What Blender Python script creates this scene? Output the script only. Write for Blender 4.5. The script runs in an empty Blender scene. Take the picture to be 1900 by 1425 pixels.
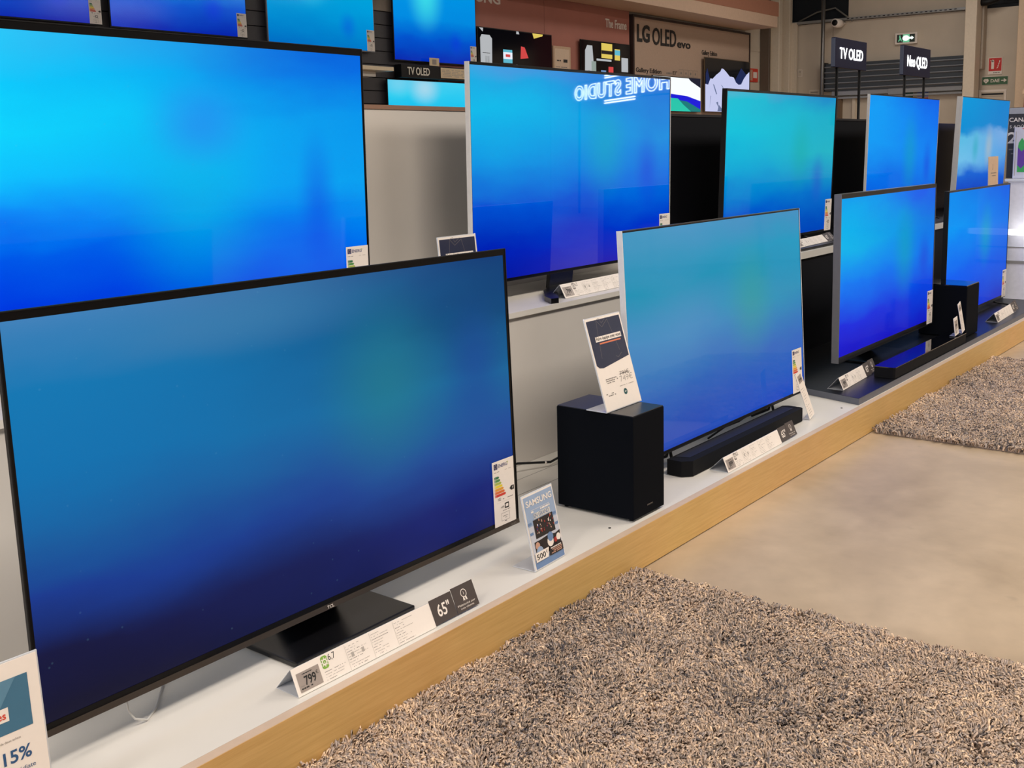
import bpy, bmesh, math, random
import numpy as np
from mathutils import Matrix, Vector
random.seed(5); rng = np.random.default_rng(7)
S = bpy.context.scene; COL = S.collection
PI = math.pi

# ------------------------------------------------------------------ camera
cam_d = bpy.data.cameras.new('camera'); cam = bpy.data.objects.new('camera', cam_d); COL.objects.link(cam)
YAW, PITCH, ROLL = .925, .1548, -.0186
cy_, sy_, cp_, sp_ = math.cos(YAW), math.sin(YAW), math.cos(PITCH), math.sin(PITCH)
fw = Vector((sy_*cp_, cy_*cp_, -sp_)); rt = Vector((cy_, -sy_, 0)); up = rt.cross(fw)
r2 = math.cos(ROLL)*rt + math.sin(ROLL)*up; u2 = -math.sin(ROLL)*rt + math.cos(ROLL)*up
cm = Matrix((r2, u2, -fw)).transposed().to_4x4(); cm.translation = Vector((-.4487, -1.8979, 1.2863))
cam.matrix_world = cm
cam_d.sensor_fit = 'HORIZONTAL'; cam_d.sensor_width = 36.0; cam_d.lens = 1998.785/1900*36
cam_d.shift_x = -72.65/1900; cam_d.shift_y = -124.26/1900
cam_d.clip_start = .02; cam_d.clip_end = 200
S.camera = cam

# ------------------------------------------------------------------ world, view, lights
w = bpy.data.worlds.new('store_air'); S.world = w; w.use_nodes = True
w.node_tree.nodes['Background'].inputs[0].default_value = (1, .93, .84, 1)
w.node_tree.nodes['Background'].inputs[1].default_value = .15
S.view_settings.view_transform = 'Standard'; S.view_settings.look = 'None'
S.view_settings.gamma = 1; S.view_settings.use_curve_mapping = False
S.view_settings.exposure = 0.0

def area(x, y, z, sx, sy, watts, col=(1, .905, .81), rx=0, ry=0, rz=0):
    l = bpy.data.lights.new('ceiling_lamp_light', 'AREA'); l.shape = 'RECTANGLE'; l.size = sx; l.size_y = sy
    l.energy = watts; l.color = col
    o = bpy.data.objects.new('ceiling_lamp_light', l); COL.objects.link(o); o.location = (x, y, z)
    o.rotation_euler = (rx, ry, rz); return o
LAMPS = [(-3.2, -.9), (-2.0, -2.4), (1.5, -2.2), (5.0, -2.2), (8.5, -2.2), (12.0, -2.2), (1.5, -6.5), (6.5, -6.5), (11.5, -6.5), (9.0, 3.0), (12.5, 2.6)]  # first entry is an extra lamp added to brighten the left riser
LAMP_W = [112, 95, 108, 112, 105, 95, 60, 70, 70, 22, 60]
LAMP_Z = 4.2
for (lx, ly), lw in zip(LAMPS, LAMP_W):
    area(lx, ly, LAMP_Z - .045, 2.3, .8, lw)

# ------------------------------------------------------------------ helpers
def lin(c):
    c = c/255.0
    return c/12.92 if c <= .04045 else ((c+.055)/1.055)**2.4
def L3(rgb): return (lin(rgb[0]), lin(rgb[1]), lin(rgb[2]), 1)
_M = {}
def mat(name, rgb=(128, 128, 128), rough=.5, metal=0, emit=0, spec=.5, noise=None, coat=0, alpha=1, trans=0):
    if name in _M: return _M[name]
    m = bpy.data.materials.new(name); m.use_nodes = True; nt = m.node_tree; b = nt.nodes['Principled BSDF']
    c = L3(rgb); b.inputs['Base Color'].default_value = c; b.inputs['Roughness'].default_value = rough
    b.inputs['Metallic'].default_value = metal; b.inputs['Specular IOR Level'].default_value = spec
    if coat: b.inputs['Coat Weight'].default_value = coat; b.inputs['Coat Roughness'].default_value = .05
    if trans: b.inputs['Transmission Weight'].default_value = trans
    if emit:
        b.inputs['Base Color'].default_value = (0, 0, 0, 1)
        b.inputs['Emission Color'].default_value = c; b.inputs['Emission Strength'].default_value = emit
    else:
        sc, amt, st = noise if noise else (35, .035, (1, 1, 1))
        tc = nt.nodes.new('ShaderNodeTexCoord'); mp = nt.nodes.new('ShaderNodeMapping'); mp.inputs['Scale'].default_value = st
        n = nt.nodes.new('ShaderNodeTexNoise'); n.inputs['Scale'].default_value = sc; n.inputs['Detail'].default_value = 5
        mr = nt.nodes.new('ShaderNodeMapRange'); mr.inputs['From Min'].default_value = .3; mr.inputs['From Max'].default_value = .7
        mr.inputs['To Min'].default_value = 1-amt; mr.inputs['To Max'].default_value = 1+amt
        mx = nt.nodes.new('ShaderNodeMix'); mx.data_type = 'RGBA'; mx.blend_type = 'MULTIPLY'; mx.inputs['Factor'].default_value = 1
        nt.links.new(tc.outputs['Object'], mp.inputs[0]); nt.links.new(mp.outputs[0], n.inputs['Vector'])
        nt.links.new(n.outputs['Fac'], mr.inputs['Value']); nt.links.new(mr.outputs[0], mx.inputs['B'])
        mx.inputs['A'].default_value = c; nt.links.new(mx.outputs['Result'], b.inputs['Base Color'])
    _M[name] = m; return m

_txt = {}
def glyphs(s, bold=0, extrude=0):
    k = (s, bold, extrude)
    if k in _txt: return _txt[k]
    c = bpy.data.curves.new('t', 'FONT'); c.body = s; c.size = 1; c.offset = bold; c.extrude = extrude; c.resolution_u = 3
    o = bpy.data.objects.new('t', c); COL.objects.link(o)
    dg = bpy.context.evaluated_depsgraph_get(); me = bpy.data.meshes.new_from_object(o.evaluated_get(dg))
    vs = [tuple(v.co) for v in me.vertices]; fs = [tuple(p.vertices) for p in me.polygons]
    bpy.data.objects.remove(o); bpy.data.curves.remove(c); bpy.data.meshes.remove(me)
    xs = [v[0] for v in vs] or [0]
    _txt[k] = (vs, fs, min(xs), max(xs)); return _txt[k]
CAP = .69

class MB:
    """collects shapes; build() links them as ONE mesh object"""
    def __init__(s, M=None): s.v = []; s.f = []; s.m = []; s.mats = []; s.sm = []; s.M = M or Matrix()
    def _mi(s, m):
        if m not in s.mats: s.mats.append(m)
        return s.mats.index(m)
    def add(s, vs, fs, m, smooth=False, M=None):
        o = len(s.v); T = s.M @ M if M else s.M; i = s._mi(m)
        s.v += [tuple(T @ Vector(p)) for p in vs]
        for f in fs: s.f.append([a+o for a in f]); s.m.append(i); s.sm.append(smooth)
    def box(s, x0, x1, y0, y1, z0, z1, m, bev=0, M=None, seg=2):
        if bev:
            bm = bmesh.new(); bmesh.ops.create_cube(bm, size=1)
            for v in bm.verts: v.co = Vector(((x0+x1)/2+v.co.x*(x1-x0), (y0+y1)/2+v.co.y*(y1-y0), (z0+z1)/2+v.co.z*(z1-z0)))
            bmesh.ops.bevel(bm, geom=list(bm.edges), offset=bev, segments=seg, affect='EDGES', profile=.5)
            bm.verts.index_update()
            s.add([tuple(v.co) for v in bm.verts], [[v.index for v in f.verts] for f in bm.faces], m, False, M); bm.free(); return
        vs = [(x, y, z) for x in (x0, x1) for y in (y0, y1) for z in (z0, z1)]
        s.add(vs, [(0, 1, 3, 2), (4, 6, 7, 5), (0, 4, 5, 1), (2, 3, 7, 6), (0, 2, 6, 4), (1, 5, 7, 3)], m, False, M)
    def prism(s, prof, x0, x1, m, M=None):          # prof: (y,z) points, extruded along x
        n = len(prof); vs = [(x0, a, b) for a, b in prof]+[(x1, a, b) for a, b in prof]
        fs = [tuple(range(n))[::-1], tuple(range(n, 2*n))]+[(i, (i+1) % n, n+(i+1) % n, n+i) for i in range(n)]
        s.add(vs, fs, m, False, M)
    def slab(s, prof, z0, z1, m, M=None):           # prof: (x,y) points, extruded along z
        n = len(prof); vs = [(a, b, z0) for a, b in prof]+[(a, b, z1) for a, b in prof]
        fs = [tuple(range(n))[::-1], tuple(range(n, 2*n))]+[(i, (i+1) % n, n+(i+1) % n, n+i) for i in range(n)]
        s.add(vs, fs, m, False, M)
    def plate(s, prof, y0, y1, m, M=None):          # prof: (x,z) points, extruded along y
        n = len(prof); vs = [(a, y0, b) for a, b in prof]+[(a, y1, b) for a, b in prof]
        fs = [tuple(range(n)), tuple(range(n, 2*n))[::-1]]+[(i, n+i, n+(i+1) % n, (i+1) % n) for i in range(n)]
        s.add(vs, fs, m, False, M)
    def rect(s, x0, z0, x1, z1, m, d=.0004, M=None): # printed patch facing -y, d in front of y=0
        s.add([(x0, -d, z0), (x1, -d, z0), (x1, -d, z1), (x0, -d, z1)], [(0, 1, 2, 3)], m, False, M)
    def poly(s, pts, m, d=.0004, M=None):
        s.add([(a, -d, b) for a, b in pts], [tuple(range(len(pts)))], m, False, M)
    def disc(s, cx, cz, r, m, d=.0004, n=20, ri=0, sx=1, M=None):
        a = [2*PI*i/n for i in range(n)]
        o = [(cx+r*sx*math.cos(t), -d, cz+r*math.sin(t)) for t in a]
        if ri:
            o += [(cx+ri*sx*math.cos(t), -d, cz+ri*math.sin(t)) for t in a]
            s.add(o, [(i, (i+1) % n, n+(i+1) % n, n+i) for i in range(n)], m, False, M)
        else: s.add(o, [tuple(range(n))], m, False, M)
    def text(s, t, x, z, h, m, d=.0005, sx=1, bold=0, extrude=0, align='L', width=None, M=None):
        vs, fs, a, b = glyphs(t, bold, extrude); k = h/CAP; kx = k*sx
        if width: kx = width/max(b-a, 1e-6)
        off = -a*kx + (0 if align == 'L' else -(b-a)*kx/2 if align == 'C' else -(b-a)*kx)
        s.add([(x+off+p[0]*kx, -d-p[2]*k, z+p[1]*k) for p in vs], fs, m, False, M)
    def tube(s, pts, r, m, n=10, M=None, cap=True):
        pts = [Vector(p) for p in pts]; vs = []; fs = []; N = None
        for i, p in enumerate(pts):
            t = (pts[min(i+1, len(pts)-1)]-pts[max(i-1, 0)]).normalized()
            if N is None: N = t.orthogonal().normalized()
            N = (N-t*N.dot(t)).normalized(); B = t.cross(N); rr = r[i] if isinstance(r, (list, tuple)) else r
            vs += [tuple(p+rr*(math.cos(2*PI*k/n)*N+math.sin(2*PI*k/n)*B)) for k in range(n)]
        for i in range(len(pts)-1):
            for k in range(n): fs.append((i*n+k, i*n+(k+1) % n, (i+1)*n+(k+1) % n, (i+1)*n+k))
        if cap: fs += [tuple(range(n))[::-1], tuple(range((len(pts)-1)*n, len(pts)*n))]
        s.add(vs, fs, m, True, M)
    def build(s, name, parent=None, loc=None, label=None, cat=None, group=None, kind=None, rot=None):
        me = bpy.data.meshes.new(name); me.from_pydata(s.v, [], s.f)
        for m in s.mats: me.materials.append(m)
        me.polygons.foreach_set('material_index', s.m); me.polygons.foreach_set('use_smooth', s.sm); me.update()
        o = bpy.data.objects.new(name, me); COL.objects.link(o)
        if parent: o.parent = parent
        if loc: o.location = loc
        if rot: o.rotation_euler = rot
        tag(o, label, cat, group, kind); return o
def tag(o, label=None, cat=None, group=None, kind=None):
    if label: o['label'] = label
    if cat: o['category'] = cat
    if group: o['group'] = group
    if kind: o['kind'] = kind
def thing(name, loc, label, cat, rz=0, group=None):
    o = bpy.data.objects.new(name, None); COL.objects.link(o); o.empty_display_size = .05
    o.location = loc; o.rotation_euler = (0, 0, rz); tag(o, label, cat, group); return o
def copy_tree(o, parent=None):
    c = o.copy(); COL.objects.link(c); c.parent = parent
    for ch in list(o.children): copy_tree(ch, c)
    return c
def T(x, y, z): return Matrix.Translation((x, y, z))
def RX(a): return Matrix.Rotation(a, 4, 'X')
def RY(a): return Matrix.Rotation(a, 4, 'Y')
def RZ(a): return Matrix.Rotation(a, 4, 'Z')

# ------------------------------------------------------------------ materials
white = mat('white_laminate', (222, 217, 208), .38, noise=(6, .02, (1, 1, 1)))
whitep = mat('white_panel_paint', (212, 206, 198), .5, noise=(5, .02, (1, 1, 1)))
cream = mat('cream_wall_sheet', (205, 192, 174), .6, noise=(3, .04, (1, 1, 1)))
dcream = mat('cream_metal_trim', (218, 204, 184), .5)
fdark = mat('matt_black_plastic', (14, 14, 16), .5, spec=.3)
bezelm = mat('gloss_black_bezel', (7, 7, 9), .3, spec=.22)
chinm = mat('brushed_dark_grey_metal', (88, 82, 78), .35, .8, noise=(200, .1, (1, 1, 40)))
silver = mat('silver_frame_metal', (226, 225, 224), .38, .1)
greyframe = mat('grey_frame_metal', (120, 120, 124), .42, .5)
darkplate = mat('satin_black_stand', (14, 14, 17), .28)
subm = mat('black_vinyl_wrap', (8, 11, 17), .85, spec=.08, noise=(400, .12, (1, 1, 1)))
subtop = mat('black_lid', (34, 34, 38), .35)
barm = mat('black_speaker_cloth', (10, 11, 14), .75, spec=.2, noise=(600, .2, (1, 1, 1)))
glossb = mat('piano_black', (7, 8, 12), .08, coat=.5)
blackboard = mat('black_laminate', (17, 18, 22), .35, spec=.4)
blackpanel = mat('black_panel_paint', (8, 10, 17), .6, spec=.2)
navypanel = mat('navy_side_panel', (32, 38, 70), .5, spec=.3)
boardedge = mat('grey_board_edge', (96, 99, 108), .5)
capm = mat('brown_wood_edging', (146, 112, 92), .5)
card = mat('white_card', (238, 228, 218), .45, noise=(80, .01, (1, 1, 1)))
acryl = mat('frosted_acrylic', (206, 208, 212), .12, coat=1)
ink = mat('black_ink', (28, 27, 27), .6)
gink = mat('grey_ink', (128, 120, 114), .6)
pink = mat('pale_grey_ink', (176, 168, 160), .6)
bcard = mat('dark_brown_card', (70, 61, 58), .5)
eink = mat('electronic_paper', (158, 146, 138), .4)
green = mat('badge_green', (128, 172, 70), .5)
navy = mat('navy_print', (38, 42, 66), .35, coat=.4)
orange = mat('orange_print', (214, 120, 84), .5)
blueb = mat('steel_blue_print', (104, 132, 172), .4)
lblue = mat('light_blue_print', (150, 170, 198), .4)
teal = mat('petrol_blue_print', (64, 112, 140), .35, coat=.4)
dblue = mat('dark_blue_ink', (44, 84, 128), .5)
redi = mat('red_ink', (214, 70, 52), .5)
skin = mat('print_tan', (196, 150, 128), .5); dkp = mat('print_dark', (34, 28, 30), .5); dred = mat('print_red', (166, 50, 44), .5)
EB = [mat('energy_bar_%s' % n, c, .5) for n, c in zip(('dark_green', 'green', 'lime', 'yellow', 'amber', 'orange', 'red'),
      ((46, 112, 74), (84, 146, 76), (172, 188, 78), (240, 214, 50), (232, 160, 48), (222, 110, 52), (210, 58, 44)))]
eublue = mat('flag_blue', (32, 44, 110), .5)
cable_b = mat('black_cable_rubber', (14, 14, 15), .5); cable_w = mat('white_cable_rubber', (206, 204, 200), .4)
metal = mat('galvanised_metal', (170, 172, 172), .4, .6)

def wood_material():
    m = bpy.data.materials.new('light_oak_veneer'); m.use_nodes = True; nt = m.node_tree; b = nt.nodes['Principled BSDF']
    tc = nt.nodes.new('ShaderNodeTexCoord'); mp = nt.nodes.new('ShaderNodeMapping'); mp.inputs['Scale'].default_value = (1.2, 10, 26)
    n = nt.nodes.new('ShaderNodeTexNoise'); n.inputs['Scale'].default_value = 5; n.inputs['Detail'].default_value = 8; n.inputs['Roughness'].default_value = .62
    n2 = nt.nodes.new('ShaderNodeTexNoise'); n2.inputs['Scale'].default_value = 1.3
    cr = nt.nodes.new('ShaderNodeValToRGB'); e = cr.color_ramp.elements
    e[0].position = .25; e[0].color = L3((205, 161, 94)); e[1].position = .75; e[1].color = L3((228, 188, 120))
    mx = nt.nodes.new('ShaderNodeMix'); mx.data_type = 'RGBA'; mx.blend_type = 'MULTIPLY'; mx.inputs['Factor'].default_value = .16
    nt.links.new(tc.outputs['Object'], mp.inputs[0]); nt.links.new(mp.outputs[0], n.inputs['Vector']); nt.links.new(n.outputs['Fac'], cr.inputs[0])
    nt.links.new(tc.outputs['Object'], n2.inputs['Vector']); nt.links.new(cr.outputs[0], mx.inputs['A']); nt.links.new(n2.outputs['Color'], mx.inputs['B'])
    nt.links.new(mx.outputs['Result'], b.inputs['Base Color']); b.inputs['Roughness'].default_value = .42
    return m
oak = wood_material()
oaktop = mat('pale_veneer_edge', (206, 182, 160), .4)

def floor_material():
    m = bpy.data.materials.new('sealed_concrete'); m.use_nodes = True; nt = m.node_tree; b = nt.nodes['Principled BSDF']
    tc = nt.nodes.new('ShaderNodeTexCoord')
    n = nt.nodes.new('ShaderNodeTexNoise'); n.inputs['Scale'].default_value = 2.2; n.inputs['Detail'].default_value = 6; n.inputs['Distortion'].default_value = .8
    cr = nt.nodes.new('ShaderNodeValToRGB'); e = cr.color_ramp.elements
    e[0].position = .3; e[0].color = L3((168, 147, 121)); e[1].position = .7; e[1].color = L3((192, 170, 143))
    n2 = nt.nodes.new('ShaderNodeTexNoise'); n2.inputs['Scale'].default_value = 14; n2.inputs['Detail'].default_value = 8
    r2_ = nt.nodes.new('ShaderNodeMapRange'); r2_.inputs['From Min'].default_value = .3; r2_.inputs['From Max'].default_value = .7; r2_.inputs['To Min'].default_value = .93; r2_.inputs['To Max'].default_value = 1.04
    n3 = nt.nodes.new('ShaderNodeTexNoise'); n3.inputs['Scale'].default_value = 7; n3.inputs['Detail'].default_value = 2
    r3 = nt.nodes.new('ShaderNodeMapRange'); r3.inputs['From Min'].default_value = .22; r3.inputs['From Max'].default_value = .29; r3.inputs['To Min'].default_value = .78; r3.inputs['To Max'].default_value = 1
    ma = nt.nodes.new('ShaderNodeMath'); ma.operation = 'MULTIPLY'
    mx = nt.nodes.new('ShaderNodeMix'); mx.data_type = 'RGBA'; mx.blend_type = 'MULTIPLY'; mx.inputs['Factor'].default_value = 1
    for q in (n, n2, n3): nt.links.new(tc.outputs['Object'], q.inputs['Vector'])
    nt.links.new(n.outputs['Fac'], cr.inputs[0]); nt.links.new(n2.outputs['Fac'], r2_.inputs['Value']); nt.links.new(n3.outputs['Fac'], r3.inputs['Value'])
    nt.links.new(r2_.outputs[0], ma.inputs[0]); nt.links.new(r3.outputs[0], ma.inputs[1]); nt.links.new(cr.outputs[0], mx.inputs['A'])
    nt.links.new(ma.outputs[0], mx.inputs['B']); nt.links.new(mx.outputs['Result'], b.inputs['Base Color'])
    b.inputs['Roughness'].default_value = .42
    return m
concrete = floor_material()

# ------------------------------------------------------------------ setting
def struct(name, boxes):
    b = MB()
    for q in boxes: b.box(*q)
    return b.build(name, kind='structure')
struct('floor', [(-6, 18, -13, 7, -.1, 0, concrete)])
ceilm = mat('dark_ceiling_paint', (14, 20, 30), .8)
struct('ceiling', [(-6, 18, -13, 7, 5.6, 5.7, ceilm)])
darkw = mat('dark_upper_wall_paint', (13, 20, 28), .8)
struct('wall_left', [(-6, -5.9, -13, 7, 0, 5.6, cream)])
glow = mat('added_fill_pane', (238, 244, 255), .3, emit=4.6)
b = MB(); b.box(-5.89, -5.87, -5.2, 1.2, .9, 3.3, glow); b.build('fill_panel_1', kind='structure')  # unseen glowing panel, added to brighten sides that face left
b = MB()
for yy in (-5.25, -3.65, -2.05, -.45, 1.15): b.box(-5.895, -5.83, yy, yy+.06, .85, 3.35, dcream)
b.box(-5.895, -5.83, -5.25, 1.21, .82, .9, dcream); b.box(-5.895, -5.83, -5.25, 1.21, 3.3, 3.38, dcream); b.build('trim_11', kind='structure')  # bars and frame around the added glowing panel
struct('wall_front', [(-6, 18, -13, -12.9, 0, 5.6, cream)])
# back wall: cladding joints up to 4 m, dark paint above
b = MB(); b.box(-6, 16.1, 5.72, 5.9, 0, 5.6, cream)
for k in range(10): b.box(14.6, 16.0, 5.712, 5.72, .45*k, .45*k+.435, cream)
b.build('wall_back', kind='structure')
# far wall across the shop, panels with joints; dark opening above the rail at its left part
wr = MB(); X = 16.0
wr.box(X+.02, X+.2, -13, 5.72, 0, 5.6, darkw)
for a, c_ in ((-13, -9), (-9, -5), (-5, -1), (-1, 2.12), (2.135, 2.68), (4.9, 5.72)): wr.box(X, X+.02, a+.006, c_-.006, 0, 3.15, cream)
wr.box(X, X+.02, 2.686, 4.9, 2.5, 3.15, cream)
wr.box(X, X+.02, 2.8, 4.66, 3.2, 5.6, cream)
wr.box(X, X+.02, -3, 2.75, 3.2, 3.5, darkw)
wr.build('wall_right', kind='structure')

# ------------------------------------------------------------------ display platform (lower) and riser shelf (upper)
pl = thing('display_platform', (0, -.209, 0), 'long low white-topped display platform with a light wood front board', 'display platform')
b = MB(); b.box(-3, 9.2, .027, .72, .02, .137, white); 
b.build('platform_top', pl)
b = MB(); b.box(-3, 9.2, 0, .0265, .004, .1365, oak); b.box(-3, 9.2, .0012, .0262, .1365, .1372, oaktop)
b.build('front_board', pl, label='light oak front board of the platform')
gap = mat('panel_joint_shadow_gap', (150, 146, 140), .6)
b = MB(); b.box(-3, 9.2, .506, .509, .1371, .1374, gap); b.box(-3, 9.2, .613, .6155, .1371, .1374, gap)
b.build('panel_joint', pl)
for xx, yy in ((2.172, -.132), (4.0, -.135)):
    b = MB(); b.tube([(xx, yy+.209, .1372), (xx, yy+.209, .1385)], .0045, fdark, 10); b.build('screw_cap', pl)
# white riser and its shelf
rs = thing('raised_shelf', (0, .5, .137), 'white raised shelf that carries the left half of the second television row', 'shelf')
b = MB(); b.box(-3, 3.9, .012, .5, 0, .552, whitep); b.build('riser_panel', rs)
b = MB(); b.box(-3, 4.0, 0, .5, .553, .573, white); b.build('shelf_top', rs)
bk = thing('raised_shelf', (4.0, .5, .137), 'black-fronted raised shelf with white edge under the far televisions of the second row', 'shelf')
b = MB(); b.box(-.1+.001, 6.0, .012, .5, 0, .535, blackpanel); b.build('riser_panel', bk)
b = MB(); b.box(0.001, 6.0, 0, .5, .536, .573, white); b.build('shelf_top', bk, label='white laminate shelf top')
b = MB(); b.box(.75, 5.9, .02, .49, .5735, .588, blackboard); b.build('shelf_mat', bk, label='black board laid on the shelf')
# partition behind the second row
pa = thing('display_partition', (0, 1.005, .137), 'tall white partition with brown edging behind the left televisions', 'partition')
b = MB(); b.box(-3, 4.3, 0, .05, 0, 1.304, whitep); b.build('panel', pa)
b = MB(); b.box(-3, 4.3, -.004, .054, 1.3045, 1.32, capm); b.build('edging', pa, label='brown edging strip')
pb = thing('display_partition', (4.3, 1.005, .137), 'tall black partition with brown edging behind the middle televisions', 'partition')
b = MB(); b.box(.001, 3.65, 0, .05, 0, 1.304, blackpanel); b.build('panel', pb)
b = MB(); b.box(.001, 3.65, -.004, .054, 1.3045, 1.318, mat('dark_edging', (40, 38, 40), .5)); b.build('edging', pb)
pc = thing('display_partition', (7.96, 1.005, .137), 'tall navy partition behind the two farthest televisions of the second row', 'partition')
b = MB(); b.box(.001, 1.95, 0, .05, 0, 1.302, navypanel, .003); b.build('panel', pc)
# black board on the lower platform
bb = MB(); bb.slab([(4.09, -.178), (7.62, -.178), (7.62, .48), (4.27, .48)], .1375, .166, boardedge)
bb.slab([(4.0915, -.1765), (7.619, -.1765), (7.619, .479), (4.2715, .479)], .166, .1672, blackboard)
bb.build('display_board', label='black board with grey edges lying on the far end of the low platform', cat='board')

# ------------------------------------------------------------------ energy label drawn at the origin (0..w, 0..h), facing -y
def dashes(b, x0, x1, z, h, m, d=.0006, seed=0, fill=.8):
    r = random.Random(seed); x = x0
    while x < x1-.0008:
        l = min(h*r.uniform(1.0, 3.4), x1-x)
        if r.random() < fill: b.rect(x, z, x+l, z+h, m, d)
        x += l+h*.5
def energy_label(M, parent, kwh='102', letter='F', top='ENERG'):
    b = MB(M); W, H = .096, .190
    b.box(0, W, -.0006, 0, 0, H, card)
    b.rect(.006, H-.023, .022, H-.007, eublue, .001)
    for k in range(8):
        a = 2*PI*k/8; b.disc(.014+.0048*math.cos(a), H-.015+.0048*math.sin(a), .0009, EB[3], .0012, 6)
    b.text(top, .025, H-.020, .0095, eublue, .001, width=.042, bold=.01)
    b.rect(.0665, H-.014, .0695, H-.009, EB[2], .001)
    dashes(b, .006, .03, H-.032, .0016, gink, .001, 3); dashes(b, .055, .09, H-.032, .0016, pink, .001, 4)
    z = H-.044
    for k in range(7):
        l = .018+.0045*k
        b.poly([(.006, z-.0072), (.006+l, z-.0072), (.006+l+.0042, z-.0036), (.006+l, z), (.006, z)], EB[k], .001)
        b.text('ABCDEFG'[k], .0075, z-.0058, .0042, card, .0013)
        z -= .0087
    zz = H-.044-.0087*('ABCDEFG'.index(letter))-.0036
    b.poly([(.072, zz), (.079, zz+.0065), (.0925, zz+.0065), (.0925, zz-.0065), (.079, zz-.0065)], ink, .001)
    b.text(letter, .084, zz-.0035, .007, card, .0013)
    b.text(kwh, .018, .074, .008, ink, .001, sx=.9); dashes(b, .04, .085, .0745, .0022, gink, .001, 5)
    b.rect(.012, .068, .088, .0684, pink, .001)
    b.rect(.047, .046, .066, .062, ink, .001); b.rect(.0505, .050, .0625, .0585, card, .0013); b.text('HDR', .03, .050, .005, ink, .001)
    dashes(b, .03, .07, .0405, .002, gink, .001, 6); b.text(letter, .038, .0535, .004, gink, .001)
    for q in ((.03, .012, .067, .0128), (.03, .034, .067, .0348), (.03, .012, .0308, .0348), (.0662, .012, .067, .0348)): b.rect(*q, gink, .001)
    dashes(b, .037, .06, .024, .002, gink, .001, 7); dashes(b, .042, .055, .0185, .002, gink, .001, 8); b.rect(.044, .0085, .053, .0105, ink, .001)
    return b.build('energy_label', parent, label='white energy rating label with coloured bars')

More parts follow.
